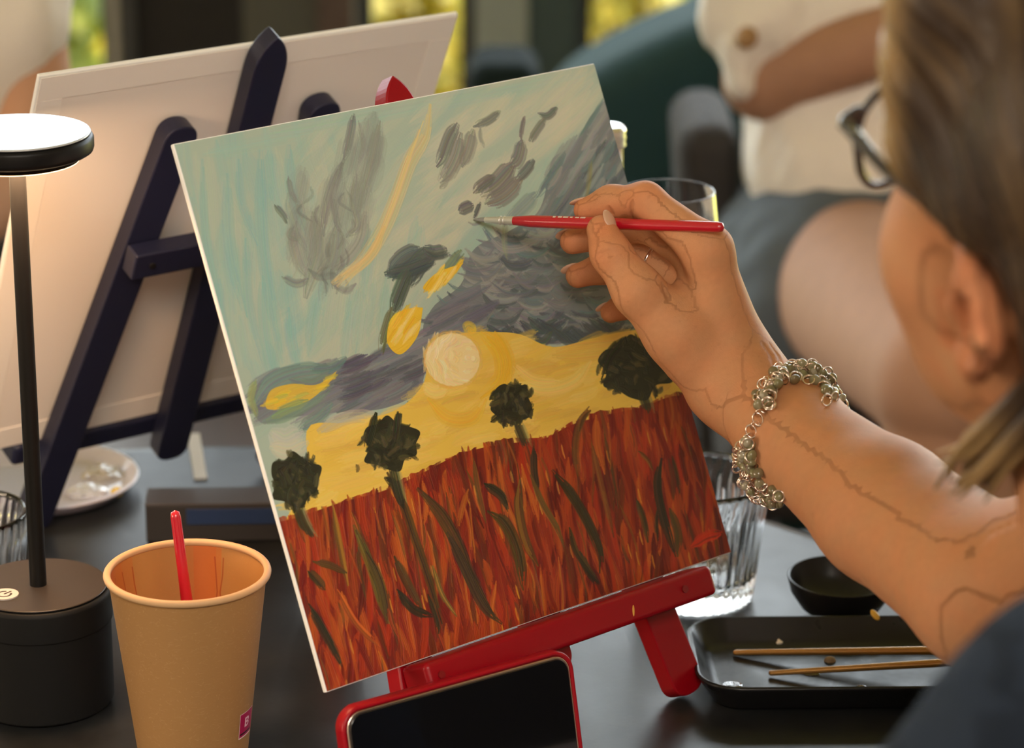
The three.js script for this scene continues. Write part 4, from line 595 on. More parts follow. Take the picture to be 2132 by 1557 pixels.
function armSdf(p) {
  let palm = sdCap(p, J.wrist, J.i0, 0.0225, 0.0122);
  palm = smin(palm, sdCap(p, J.wrist, J.m0, 0.021, 0.0122), 0.01); palm = smin(palm, sdCap(p, J.wrist, J.r0, 0.019, 0.012), 0.01); palm = smin(palm, sdCap(p, J.wrist, J.p0, 0.018, 0.0115), 0.01);
  palm = smin(palm, sdCap(p, palmMid, thenar, 0.015, 0.018), 0.012);
  palm = smin(palm, sdCap(p, thenar, web, 0.015, 0.008), 0.010);
  let arm = chain(p, [J.wrist, J.brace, J.fore, J.elbow, J.shoulder], [0.0225, 0.0285, 0.0356, 0.0395, 0.046], 0.012);
  palm = smin(palm, arm, 0.02);
  const th = chain(p, [J.t0, J.t1, J.t2, J.t3], [0.018, 0.0132, 0.0103, 0.0083], 0.006);
  const ix = chain(p, [J.i0, J.i1, J.i2, J.i3], [0.0125, 0.0096, 0.0085, 0.0068], 0.006);
  const mi = chain(p, [J.m0, J.m1, J.m2, J.m3], [0.0125, 0.0098, 0.0088, 0.0070], 0.006);
  const ri = chain(p, [J.r0, J.r1, J.r2, J.r3], [0.012, 0.0094, 0.0084, 0.0068], 0.006);
  const pi = chain(p, [J.p0, J.p1, J.p2, J.p3], [0.0115, 0.0085, 0.0074, 0.006], 0.005);
  let d = Math.min(smin(palm, th, 0.009), smin(palm, ix, 0.009), smin(palm, mi, 0.009), smin(palm, ri, 0.009), smin(palm, pi, 0.009));
  for (const [a, b, c, r] of grooves) d = smax(d, -Math.min(sdCap(p, a, b, r * 0.6, r), sdCap(p, b, c, r, r * 0.6)), 0.0018);
  return d;
}
// skin creases, found on the finished surface
{
  const surf = (u, v) => { const d = dir(u, v).normalize(), p = V(0, 0, 0); let t = 1.3; for (let i = 0; i < 90; i++) { p.copy(camPos).addScaledVector(d, t); const q = armSdf(p); if (q < 0.0003) return p.clone(); t += Math.max(0.0003, q * 0.8); } return p.clone(); };
  grooves = [[[1268, 434], [1272, 446], [1277, 457], 0.0013], [[1313, 420], [1311, 438], [1316, 455], 0.0013], [[1378, 592], [1386, 606], [1392, 624], 0.0013], [[1247, 529], [1258, 525], [1270, 523], 0.0006], [[1250, 537], [1262, 533], [1275, 531], 0.0006], [[1590, 716], [1606, 738], [1612, 762], 0.0010], [[1604, 716], [1620, 738], [1628, 758], 0.0009], [[2020, 1150], [2070, 1105], [2126, 1082], 0.0008]].map(([a, b, c, r]) => [surf(...a), surf(...b), surf(...c), r]);
}
const skinTone = (base) => (p, c) => {
  const n = noise3(p.x * 60, p.y * 60, p.z * 60), m = noise3(p.x * 240, p.y * 240, p.z * 240), q = noise3(p.x * 700, p.y * 700, p.z * 700);
  let k = 1 + 0.035 * n + 0.03 * m + 0.03 * q, ruddy = 0.05 * n;
  for (const t of [J.i3, J.m3, J.r3, J.p3, J.t3, J.i1, J.t2]) ruddy += 0.16 * Math.exp(-p.distanceToSquared(t) / 0.00022);
  if (q > 0.86 && m > 0.2) k *= 0.86;                      // freckles
  c.setRGB(base[0] * k, base[1] * k * (1 - ruddy), base[2] * k * (1 - ruddy * 1.3));
};
const SKIN = [0.59, 0.285, 0.142];
const woman = thing('person', 'woman in a navy top painting with her right hand at the red easel', 'person');
const boundsOf = (pts, m) => { const b = new THREE.Box3().setFromPoints(pts); b.expandByScalar(m); return b; };
const handB = boundsOf([J.i0, J.i1, J.i2, J.i3, J.m3, J.r3, J.p0, J.p3, J.t3, J.t0, J.wrist, palmMid], 0.032), armB = boundsOf([J.wrist, J.brace, J.fore, J.elbow, J.shoulder], 0.062);
const cutHand = (p) => Math.max(p.x - handB.max.x, handB.min.x - p.x, p.y - handB.max.y, handB.min.y - p.y, p.z - handB.max.z, handB.min.z - p.z);
const tone = skinTone(SKIN);
const bodyParts = [netMesh(armSdf, armB.min, armB.max, 0.0034, tone), netMesh((p) => armSdf(p) - 0.00015, handB.min, handB.max, 0.0015, tone)];
// drop the coarse arm inside the hand's finer grid
{ const g = bodyParts[0], p = g.attributes.position, id = g.index.array, keep = []; const q = V(0, 0, 0); for (let i = 0; i < id.length; i += 3) { let out = 0; for (let k = 0; k < 3; k++) { q.fromBufferAttribute(p, id[i + k]); if (cutHand(q) > -0.006) out++; } if (out) keep.push(id[i], id[i + 1], id[i + 2]); } g.setIndex(keep); }

// ---- her head, in a frame with x to her left, y up, z forward
const hz = camPt(0, 0, 0), camVec = (x, y, toward) => cR.clone().multiplyScalar(x).addScaledVector(cU, y).addScaledVector(cF, -toward).normalize();
const HZ = camVec(-0.522, 0.459, -0.72), hy0 = camVec(-0.172, 0.769, 0.616), HX = hy0.clone().cross(HZ).normalize(), HY = HZ.clone().cross(HX).normalize();
const headO = camPt(0.246, 0.0595, 1.14);
const headM = basis(HX, HY, HZ, headO), headInv = headM.clone().invert(), toHead = (p) => p.clone().applyMatrix4(headInv);
const neckBase = toHead(camPt(0.264, -0.085, 1.165)), neckTop = toHead(camPt(0.252, -0.015, 1.175));
const earPath = [[0.014, 0.010], [0.028, 0.007], [0.0335, -0.006], [0.027, -0.0185], [0.010, -0.0235], [-0.008, -0.0175], [-0.020, -0.007], [-0.0275, 0.003], [-0.021, 0.0085]].map(([y, z]) => V(0.0835 - z * 0.6, y, z));
function headSdf(p) {
  const ax = Math.abs(p.x), m = V(ax, p.y, p.z);
  let d = sdEll(p, V(0, 0.05, -0.018), 0.076, 0.088, 0.096);
  d = smin(d, sdEll(p, V(0, 0.012, 0.04), 0.066, 0.085, 0.058), 0.03);
  d = smin(d, sdCap(m, V(0.058, -0.045, 0.015), V(0.012, -0.096, 0.07), 0.022, 0.022), 0.02);
  d = smin(d, sdEll(m, V(0.048, -0.018, 0.05), 0.034, 0.044, 0.036), 0.015);
  d = smin(d, sdEll(m, V(0.043, -0.058, 0.042), 0.033, 0.038, 0.036), 0.015);
  d = smin(d, sdCap(p, V(0, 0.02, 0.095), V(0, -0.018, 0.114), 0.007, 0.012), 0.012);
  d = smin(d, sdEll(p, V(0, -0.052, 0.096), 0.024, 0.012, 0.012), 0.01);
  d = smin(d, sdCap(m, V(0.012, 0.04, 0.093), V(0.05, 0.038, 0.075), 0.009, 0.009), 0.015);
  d = smax(d, -sdEll(m, V(0.032, 0.022, 0.102), 0.015, 0.010, 0.010), 0.008);
  d = smin(d, sdCap(p, neckTop, neckBase, 0.053, 0.055), 0.02);
  // ears
  const inner = sdEll(m, V(0.083, 0.003, -0.004), 0.006, 0.026, 0.016);
  let ear = smin(inner, chain(m, earPath, earPath.map(() => 0.0038), 0.002), 0.003);
  ear = smin(ear, sdEll(m, V(0.0835, -0.0245, 0.003), 0.006, 0.0105, 0.0088), 0.004);
  ear = smax(ear, -sdEll(m, V(0.093, 0.0, -0.002), 0.013, 0.013, 0.0085), 0.003);
  ear = smin(ear, sdEll(m, V(0.083, -0.001, 0.0115), 0.004, 0.006, 0.004), 0.003);
  return smin(d, ear, 0.004);
}
const headTone = (p, c) => { const n = noise3(p.x * 40, p.y * 40, p.z * 40), q = noise3(p.x * 300, p.y * 300, p.z * 300), k = 1 + 0.03 * n + 0.03 * q; let red = 0.06 * n; const e = Math.abs(Math.abs(p.x) - 0.088); if (e < 0.012 && Math.abs(p.z) < 0.03 && Math.abs(p.y) < 0.036) red += 0.16; if (p.y < -0.042 && p.y > -0.062 && p.z > 0.095 && Math.abs(p.x) < 0.026) red += 0.35; c.setRGB(SKIN[0] * k, SKIN[1] * k * (1 - red), SKIN[2] * k * (1 - red * 1.2)); };
{
  const b = boundsOf([V(-0.1, -0.13, -0.13), V(0.1, 0.15, 0.14), neckBase.clone().addScalar(-0.06), neckBase.clone().addScalar(0.06)], 0.005);
  const g = netMesh(headSdf, b.min, b.max, 0.0034, headTone); g.applyMatrix4(headM); bodyParts.push(g);
}
part(woman, 'body', worldUV(mergeGeometries(bodyParts), 12), skinMat);
// nails
const nailMat = phy({ color: rgb(0.62, 0.37, 0.26), roughness: 0.3, clearcoat: 0.3 });
function nail(tip, prev, nrm, w, l, off) {
  const y = tip.clone().sub(prev).normalize(), z = nrm.clone().addScaledVector(y, -nrm.dot(y)).normalize(), x = y.clone().cross(z), s = new THREE.SphereGeometry(1, 16, 12); s.scale(w, l, 0.0014);
  const m = part(woman, 'fingernail', s, nailMat); place(m, basis(x, y, z, tip.clone().addScaledVector(z, off).addScaledVector(y, 0.0022))); return m;
}
nail(J.t3, J.t2, camVec(0.62, 0.55, 0.55), 0.0046, 0.0064, 0.0074);
nail(J.i3, J.i2, camVec(-0.1, 0.95, -0.2), 0.0045, 0.0062, 0.0060);
nail(J.m3, J.m2, camVec(-0.3, 0.75, -0.55), 0.0046, 0.0064, 0.0062);
nail(J.r3, J.r2, camVec(-0.45, 0.7, -0.45), 0.0045, 0.0062, 0.0060);
nail(J.p3, J.p2, camVec(-0.55, 0.65, -0.35), 0.0038, 0.0052, 0.0052);
// eyes
for (const s of [-1, 1]) { const e = part(woman, 'eye', new THREE.SphereGeometry(0.0115, 20, 14), std({ color: rgb(0.8, 0.78, 0.74), roughness: 0.2 })); e.position.copy(V(s * 0.032, 0.022, 0.089).applyMatrix4(headM)); const ir = part(woman, 'iris', new THREE.SphereGeometry(0.0055, 16, 10), std({ color: rgb(0.08, 0.05, 0.03), roughness: 0.1 })); ir.position.copy(V(s * 0.032, 0.022, 0.0965).applyMatrix4(headM)); }
// ---- hair: swept back over the temple, tucked behind the ear, one lock falling below the jaw
function hairSdf(p) {
  const ax = Math.abs(p.x), m = V(ax, p.y, p.z);
  let d = sdEll(p, V(0, 0.056, -0.024), 0.089, 0.098, 0.106);
  d = smin(d, chain(m, [V(0.02, 0.145, 0.03), V(0.05, 0.115, 0.032), V(0.06, 0.085, 0.036), V(0.064, 0.055, 0.034), V(0.07, 0.045, 0.0)], [0.03, 0.028, 0.022, 0.019, 0.017], 0.012), 0.02);
  // the face stays free: below the sweep and in front of the ear
  const cut = Math.max(p.y - 0.036, -(p.z + 0.016));
  d = smax(d, -cut, 0.008);
  d = smax(d, -sdEll(p, V(0, 0.02, 0.125), 0.052, 0.075, 0.06), 0.01);
  // the fall behind the ear and the front lock
  let fall = chain(m, [V(0.07, 0.035, -0.042), V(0.07, -0.02, -0.052), V(0.066, -0.07, -0.045), V(0.062, -0.12, -0.03)], [0.019, 0.016, 0.015, 0.006], 0.01);
  fall = smin(fall, sdCap(p, V(0, 0.0, -0.09), V(0, -0.11, -0.085), 0.05, 0.035), 0.03);
  fall = smin(fall, sdCap(m, V(0.05, 0.0, -0.07), V(0.045, -0.10, -0.06), 0.04, 0.02), 0.03);
  d = smin(d, fall, 0.012);
  const q = Math.hypot(p.y, p.z - 0.09), ang = Math.atan2(p.y, p.z - 0.09), str = noise3(q * 170, ax * 40, ang * 1.3) * 0.0012 + noise3(q * 60, ax * 20, ang * 0.8) * 0.001;
  return d + str;
}
{
  const b = boundsOf([V(-0.115, -0.14, -0.15), V(0.115, 0.175, 0.11)], 0.004);
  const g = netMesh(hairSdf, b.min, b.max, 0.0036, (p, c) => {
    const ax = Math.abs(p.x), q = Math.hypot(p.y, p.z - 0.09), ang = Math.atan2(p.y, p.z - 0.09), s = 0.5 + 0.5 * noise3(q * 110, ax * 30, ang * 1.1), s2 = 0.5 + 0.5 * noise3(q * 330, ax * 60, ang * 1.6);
    const paler = Math.min(1, sstep(0.022, 0.046, p.z) + 0.9 * sstep(0.035, 0.07, -p.y) * sstep(-0.03, -0.005, p.z));     // lighter face-framing strands and lock
    const k = 0.7 + 0.5 * s2, mix = Math.min(1, paler * 0.95 + 0.2 * s * s * s);
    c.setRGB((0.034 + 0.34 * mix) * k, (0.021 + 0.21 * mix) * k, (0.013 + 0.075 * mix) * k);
  });
  // the loose lock below the ear, strand by strand
  const locks = [g];
  for (let i = 0; i < 34; i++) {
    const a = rr(0, 6.283), q = Math.sqrt(rnd()), ox = q * Math.cos(a), oz = q * Math.sin(a), w = rr(0.7, 1.2), sx = i % 5 === 4 ? -1 : 1;
    const t = taper([V(0.071 + 0.008 * ox, -0.012 + 0.008 * oz, -0.040 + 0.006 * oz), V(0.077 + 0.008 * ox, -0.045, -0.018 + 0.012 * oz), V(0.079 + 0.009 * ox, -0.076, 0.004 + 0.014 * oz), V(0.077 + 0.011 * ox, -0.104 + rr(-0.012, 0.008), 0.026 + 0.016 * oz + rr(-0.006, 0.006))].map((p) => p.multiply(V(sx, 1, 1))), [0.0035 * w, 0.0034 * w, 0.0026 * w, 0.0005], 14, 6);
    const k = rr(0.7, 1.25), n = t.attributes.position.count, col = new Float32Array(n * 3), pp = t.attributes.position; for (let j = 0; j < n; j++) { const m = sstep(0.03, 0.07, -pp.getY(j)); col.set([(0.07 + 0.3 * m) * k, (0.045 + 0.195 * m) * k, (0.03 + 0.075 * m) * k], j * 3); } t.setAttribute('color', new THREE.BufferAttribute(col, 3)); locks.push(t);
  }
  const hairG = mergeGeometries(locks); hairG.applyMatrix4(headM); part(woman, 'hair', hairG, phy({ vertexColors: true, roughness: 0.45, sheen: 0.12, sheenColor: rgb(0.8, 0.6, 0.4), sheenRoughness: 0.4, specularIntensity: 0.6 }), null, 'shoulder length brown hair with lighter strands');
}
// ---- navy top
const shL = at(2345, 1605, 0.985), shR = J.shoulder, nb = camPt(0.292, -0.14, 1.13), elL = at(1975, 1850, 1.0);
const chest = nb.clone().add(V(0.05, -0.17, 0.0)), hip = nb.clone().add(V(0.16, -0.5, 0.03));
function topSdf(p) {
  let d = sdCap(p, shL, nb, 0.054, 0.052); d = smin(d, sdCap(p, nb, shR, 0.062, 0.062), 0.05);
  d = smin(d, sdCap(p, chest, hip, 0.13, 0.14), 0.09); d = smin(d, sdCap(p, shL, chest, 0.054, 0.1), 0.06); d = smin(d, sdCap(p, shR, chest, 0.062, 0.11), 0.06);
  d = smin(d, sdCap(p, shL, elL, 0.055, 0.053), 0.02);
  d = smin(d, sdCap(p, shR, shR.clone().lerp(J.elbow, 0.42), 0.062, 0.058), 0.03);
  d += 0.0022 * noise3(p.x * 22, p.y * 16, p.z * 22) + 0.0008 * noise3(p.x * 60, p.y * 50, p.z * 60);
  const nk = sdCap(p, nb.clone().add(V(0, 0.03, 0)), neckBase.clone().applyMatrix4(headM).add(V(0, 0.1, 0)), 0.064, 0.07);
  return smax(d, -nk, 0.01);
}
{ const b = boundsOf([shL, shR, nb, chest, hip, elL], 0.16); const g = worldUV(netMesh(topSdf, b.min, b.max, 0.009), 60); part(woman, 'navy_top', g, phy({ color: rgb(0.013, 0.021, 0.037), roughness: 0.9, specularIntensity: 0.4, sheen: 0.12, sheenColor: rgb(0.2, 0.3, 0.42), sheenRoughness: 0.6, bumpMap: grainBump, bumpScale: 0.0003 }), null, 'navy knit top'); }
// legs on the chair
{
  const k1 = V(hip.x - 0.28, 0.56, hip.z - 0.24), k2 = V(hip.x - 0.2, 0.56, hip.z + 0.08), h1 = V(hip.x + 0.02, 0.57, hip.z - 0.1), h2 = V(hip.x + 0.03, 0.57, hip.z + 0.1);
  const f = (p) => { let d = smin(sdCap(p, h1, k1, 0.085, 0.065), sdCap(p, h2, k2, 0.085, 0.065), 0.03); d = smin(d, sdCap(p, k1, V(k1.x - 0.02, 0.08, k1.z), 0.06, 0.04), 0.02); d = smin(d, sdCap(p, k2, V(k2.x, 0.08, k2.z), 0.06, 0.04), 0.02); d = smin(d, sdCap(p, V(k1.x - 0.02, 0.045, k1.z), V(k1.x - 0.14, 0.035, k1.z - 0.04), 0.042, 0.034), 0.02); return smin(d, sdCap(p, V(k2.x, 0.045, k2.z), V(k2.x - 0.12, 0.035, k2.z - 0.03), 0.042, 0.034), 0.02); };
  const b = boundsOf([k1, k2, h1, h2, V(k1.x - 0.15, 0.02, k1.z), V(k2.x, 0.02, k2.z)], 0.1); part(woman, 'trousers', netMesh(f, b.min, b.max, 0.014), std({ color: rgb(0.02, 0.02, 0.024), roughness: 0.9 }), null, 'dark trousers and shoes');
  const ch = thing('chair', 'dark chair under the woman who paints', 'chair', V(hip.x + 0.03, 0, hip.z)), cm = std({ color: rgb(0.03, 0.028, 0.026), roughness: 0.7 });
  part(ch, 'seat', box(0.44, 0.05, 0.44, 0.015), cm, V(0, 0.455, 0)); part(ch, 'backrest', box(0.05, 0.36, 0.42, 0.02), cm, V(0.26, 0.68, 0)); for (const x of [-0.18, 0.18]) for (const z of [-0.18, 0.18]) part(ch, 'leg', new THREE.CylinderGeometry(0.014, 0.011, 0.44, 12), cm, V(x, 0.22, z));
}
// ---- glasses
{
  const g = thing('glasses', 'dark framed glasses worn by the woman who paints', 'glasses'); place(g, headM);
  const acetate = phy({ color: rgb(0.028, 0.026, 0.034), roughness: 0.25, clearcoat: 0.5 }), lens = phy({ color: 0xffffff, transmission: 1, thickness: 0, roughness: 0 });
  for (const s of [-1, 1]) {
    const pts = []; for (let i = 0; i < 16; i++) { const a = i / 16 * 2 * Math.PI, c = Math.cos(a), q = Math.sin(a), k = 1 / Math.pow(Math.pow(Math.abs(c), 3) + Math.pow(Math.abs(q), 3), 1 / 3); pts.push(V(s * (0.034 + 0.028 * c * k), 0.0155 + 0.0235 * q * k, 0.106 - 0.008 * (0.034 + 0.028 * c * k) / 0.06)); }
    part(g, 'rim', tube(pts, 0.0019, 64, 10, true), acetate);
    const sh = new THREE.Shape(pts.map((v) => new THREE.Vector2(v.x, v.y))); const lg = new THREE.ShapeGeometry(sh); part(g, 'lens', lg, lens, V(0, 0, 0.1015));
    const h = V(s * 0.066, 0.033, 0.097);
    part(g, 'temple', taper([h, V(s * 0.075, 0.034, 0.06), V(s * 0.0825, 0.036, 0.0), V(s * 0.0815, 0.03, -0.014), V(s * 0.078, 0.0, -0.03)], [0.0032, 0.0024, 0.002, 0.0019, 0.0017], 30, 10), acetate);
    part(g, 'end_piece', taper([V(s * 0.058, 0.034, 0.1), V(s * 0.066, 0.033, 0.0985), h], [0.0028, 0.0034, 0.0032], 8, 10), acetate);
    const hm = part(g, 'hinge', box(0.0035, 0.005, 0.009, 0.001), std({ color: rgb(0.7, 0.72, 0.68), roughness: 0.25, metalness: 1 }), V(s * 0.0685, 0.0335, 0.087), 'silver hinge'); hm.rotation.y = -s * 0.2;
  }
  part(g, 'bridge', tube([V(-0.008, 0.026, 0.1055), V(0, 0.029, 0.108), V(0.008, 0.026, 0.1055)], 0.0018, 12, 8), acetate);
}
// ---- bracelet of rings and beads, loose on the wrist
{
  const march = (u, v) => { const d = dir(u, v).normalize(); let t = 1.35; const p = V(0, 0, 0); for (let i = 0; i < 80; i++) { p.copy(camPos).addScaledVector(d, t); const s = armSdf(p); if (s < 0.0004) return p.clone(); t += Math.max(0.0004, s * 0.8); if (t > 1.8) break; } return null; };
  const put = (u, v, lift) => { const p = march(u, v); if (p) return p.addScaledVector(dir(u, v).normalize(), -lift); const r = dir(u, v).normalize(), c = J.brace.clone().sub(camPos).dot(r); return camPos.clone().addScaledVector(r, c); };
  const g = thing('bracelet', 'silver chain bracelet with greenish beads on the painting wrist', 'bracelet');
  const silver = std({ color: rgb(0.86, 0.74, 0.66), roughness: 0.18, metalness: 1 }), beadMats = [rgb(0.30, 0.29, 0.15), rgb(0.4, 0.37, 0.22), rgb(0.24, 0.2, 0.11), rgb(0.5, 0.46, 0.33)].map((c) => phy({ color: c, roughness: 0.12, clearcoat: 0.8, transmission: 0.25, thickness: 0.004 }));
  const ringG = new THREE.TorusGeometry(0.0031, 0.00055, 8, 22), linkG = new THREE.TorusGeometry(0.0026, 0.0005, 8, 20).scale(1, 1.35, 1), beadG = new THREE.SphereGeometry(0.0031, 20, 14).scale(1, 1, 0.72);
  const turn = (m) => { m.quaternion.setFromEuler(new THREE.Euler(rr(-0.9, 0.9), rr(-0.9, 0.9), rr(0, 6.28))); m.quaternion.premultiply(camera.quaternion); };
  const clump = (a, b, n, width) => { for (let i = 0; i < n; i++) { const t = (i + 0.5) / n, c = curve(a.map(([u, v]) => V(u, v, 0))).getPoint(t), w = width * (b ? 1 : 1), u = c.x + rr(-w, w), v = c.y + rr(-w, w); const p = put(u, v, rr(0.003, 0.0085)); if (rnd() < 0.36) { const m = part(g, 'bead', beadG, beadMats[(rnd() * 4) | 0], p); turn(m); } else { const m = part(g, 'ring_link', ringG, silver, p); turn(m); } } };
  clump([[1738, 828], [1715, 790], [1680, 768], [1645, 772], [1612, 790], [1592, 815], [1590, 838]], true, 84, 15);
  clump([[1556, 925], [1548, 958], [1560, 990], [1575, 1020], [1600, 1035], [1618, 1040]], true, 74, 15);
  for (const [u, v] of [[1640, 770], [1655, 790], [1662, 768], [1610, 800], [1590, 832], [1690, 780], [1705, 790], [1720, 812], [1600, 812], [1578, 985], [1582, 1005], [1560, 960], [1566, 948], [1590, 1030], [1610, 1022], [1604, 1036]]) turn(part(g, 'bead', beadG, beadMats[(rnd() * 4) | 0], put(u, v, 0.005)));
  const thin = [[1590, 846], [1582, 860], [1578, 873], [1572, 886], [1564, 898], [1558, 910], [1553, 922]];
  thin.forEach(([u, v], i) => { const m = part(g, 'chain_link', i === 5 || i === 6 ? ringG : linkG, silver, put(u, v, 0.002)); m.quaternion.setFromEuler(new THREE.Euler(i % 2 ? 0.9 : 0.1, i % 2 ? 0.4 : -0.2, 0.35)); m.quaternion.premultiply(camera.quaternion); });
  // the far half of the loop
  const ax = J.fore.clone().sub(J.brace).normalize(); for (let i = 0; i < 26; i++) { const a = (i / 26) * Math.PI, e1 = cU.clone().addScaledVector(ax, -cU.dot(ax)).normalize(), e2 = ax.clone().cross(e1), far = e2.dot(cF) > 0 ? 1 : -1; const p = J.brace.clone().addScaledVector(e1, 0.0335 * Math.cos(a)).addScaledVector(e2, far * 0.0335 * Math.sin(a)); const m = part(g, i % 2 ? 'bead' : 'ring_link', i % 2 ? beadG : ringG, i % 2 ? beadMats[i % 4] : silver, p); turn(m); }
  // a ring on her ring finger
  const rg = named(new THREE.Mesh(new THREE.TorusGeometry(0.0102, 0.0011, 10, 40), silver), 'finger_ring'); tag(rg, 'silver ring on the ring finger of the painting hand', 'ring'); rg.position.copy(J.r0.clone().lerp(J.r1, 0.78)); rg.quaternion.setFromUnitVectors(V(0, 0, 1), J.r1.clone().sub(J.r0).normalize()); scene.add(rg);
}
// ------------------------------------------------------------------ people and seats in the background
const bgSkinMat = std({ vertexColors: true, roughness: 0.75 });
const bgSkin = (b) => (p, c) => { const n = noise3(p.x * 30, p.y * 30, p.z * 30); c.setRGB(b[0] * (1 + 0.05 * n), b[1] * (1 + 0.05 * n), b[2] * (1 + 0.05 * n)); };
const simpleHead = (p, c, r) => smin(sdEll(p, c, r * 0.78, r * 1.1, r), sdCap(p, c.clone().add(V(0, -r * 0.6, 0)), c.clone().add(V(0, -r * 1.8, 0)), r * 0.5, r * 0.55), 0.03);
// ---- guest on the right: white blouse, bare arm and thigh
{
  const g = thing('person', 'seated guest in a white blouse and grey shorts, forearm raised', 'person');
  const D = 2.9, el = at(1592, 165, D), hand = at(2010, 30, D - 0.12), sh = at(1668, -470, D + 0.04), sh2 = at(2380, -470, D + 0.1), ne = at(2030, -640, D + 0.05), hd = at(2060, -860, D), wa = at(1770, 310, D + 0.07), hp = at(1760, 575, D + 0.06), kn = at(1985, 790, 2.42), kn2 = at(2330, 700, 2.52), hp2 = at(2050, 545, D + 0.1);
  const skin = (p) => { let d = smin(sdCap(p, sh, el, 0.046, 0.038), sdCap(p, el, hand, 0.0385, 0.031), 0.02); d = smin(d, sdCap(p, hp, kn, 0.094, 0.068), 0.02); d = Math.min(d, sdCap(p, hp2, kn2, 0.094, 0.068)); d = Math.min(d, smin(sdCap(p, kn, V(kn.x + 0.02, 0.08, kn.z + 0.04), 0.06, 0.038), sdCap(p, kn2, V(kn2.x + 0.02, 0.08, kn2.z + 0.04), 0.06, 0.038), 0.01)); for (const k of [kn, kn2]) d = smin(d, sdCap(p, V(k.x + 0.02, 0.05, k.z + 0.04), V(k.x + 0.06, 0.035, k.z + 0.16), 0.042, 0.032), 0.02); for (let i = 0; i < 4; i++) d = Math.min(d, sdCap(p, hand, hand.clone().add(V(0.09, 0.02 - i * 0.018, 0.02 - i * 0.004)), 0.02, 0.008)); d = Math.min(d, simpleHead(p, hd, 0.1)); return d; };
  const b = boundsOf([el, hand, sh, hp, kn, kn2, hp2, hd, V(kn.x, 0.02, kn.z + 0.2)], 0.14);
  part(g, 'body', netMesh(skin, b.min, b.max, 0.011, bgSkin([0.37, 0.195, 0.115])), bgSkinMat);
  const cuffA = at(1520, 120, D - 0.03), cuffB = at(1545, 175, D - 0.03);
  const blouse = (p) => {
    let d = sdCap(p, at(1640, -470, D), at(1570, 30, D - 0.01), 0.075, 0.056); d = smin(d, sdCap(p, at(1530, -40, D - 0.03), cuffB, 0.026, 0.017), 0.02); d = smin(d, sdCap(p, at(1600, 30, D), at(1800, -20, D - 0.02), 0.04, 0.045), 0.04);
    d = smin(d, sdCap(p, sh, sh2, 0.08, 0.08), 0.05); d = smin(d, sdCap(p, at(1900, -350, D + 0.1), wa, 0.15, 0.112), 0.06); d = smin(d, sdCap(p, wa, at(1660, 370, D + 0.04), 0.10, 0.03), 0.04); d = smin(d, sdCap(p, at(1650, 380, D + 0.02), at(1685, 420, D), 0.018, 0.012), 0.02);
    return d + 0.005 * noise3(p.x * 16, p.y * 9, p.z * 16) + 0.002 * noise3(p.x * 40, p.y * 26, p.z * 40);
  };
  const b2 = boundsOf([sh, sh2, wa, cuffB, at(1685, 430, D), at(1480, 0, D)], 0.17); part(g, 'blouse', netMesh(blouse, b2.min, b2.max, 0.009), std({ color: rgb(0.80, 0.74, 0.65), roughness: 0.85 }), null, 'loose white blouse');
  part(g, 'tie_knot', new THREE.SphereGeometry(0.011, 16, 12), std({ color: rgb(0.35, 0.2, 0.08), roughness: 0.6 }), at(1555, 78, D - 0.075), 'tan tie knot on the sleeve');
  const shorts = (p) => { let d = smin(sdCap(p, at(1700, 520, D + 0.12), at(1660, 640, D + 0.1), 0.10, 0.115), sdCap(p, hp.clone().add(V(-0.03, -0.03, 0)), hp.clone().lerp(kn, 0.15).add(V(-0.03, -0.02, -0.02)), 0.11, 0.10), 0.04); d = smin(d, sdCap(p, hp2, hp2.clone().lerp(kn2, 0.3), 0.118, 0.108), 0.04); d = smin(d, sdCap(p, hp, hp2, 0.12, 0.12), 0.04); return d + 0.004 * noise3(p.x * 18, p.y * 18, p.z * 18); };
  const b3 = boundsOf([hp, hp2, wa, kn.clone().lerp(hp, 0.6), kn2.clone().lerp(hp2, 0.6)], 0.18); part(g, 'shorts', netMesh(shorts, b3.min, b3.max, 0.011), std({ color: rgb(0.085, 0.105, 0.125), roughness: 0.9 }), null, 'blue grey shorts');
  const hair = (p) => smax(sdEll(p, hd.clone().add(V(-0.015, 0.02, -0.02)), 0.095, 0.125, 0.11), -sdEll(p, hd.clone().add(V(0.09, -0.02, 0.02)), 0.08, 0.1, 0.09), 0.01); const b4 = boundsOf([hd], 0.18); part(g, 'hair', netMesh(hair, b4.min, b4.max, 0.012), std({ color: rgb(0.06, 0.04, 0.025), roughness: 0.6 }));
  // the woven chair she sits on
  const weave = noiseTex(128, (x, y) => 128 + 90 * Math.sin(x * 6.283 * 16) * Math.sin(y * 6.283 * 16) + 20 * tileN(x, y, 20)), cm = std({ color: rgb(0.04, 0.034, 0.03), roughness: 0.9, bumpMap: weave, bumpScale: 0.003 });
  const bk = at(1510, 330, D + 0.16), ch = thing('chair', 'woven grey brown chair under the guest in the white blouse', 'chair', V(bk.x, 0, bk.z));
  const back = part(ch, 'backrest', worldUV(box(0.065, 0.48, 0.2, 0.028, 4), 12), cm, V(-0.005, 0.5, -0.03)); back.rotation.z = 0.08;
  part(ch, 'seat', worldUV(box(0.56, 0.10, 0.56, 0.035, 4), 12), cm, V(0.27, 0.42, -0.03)); for (const x of [0.03, 0.5]) for (const z of [-0.26, 0.2]) part(ch, 'leg', new THREE.CylinderGeometry(0.02, 0.014, 0.38, 12), frameGrey, V(x, 0.19, z));
}
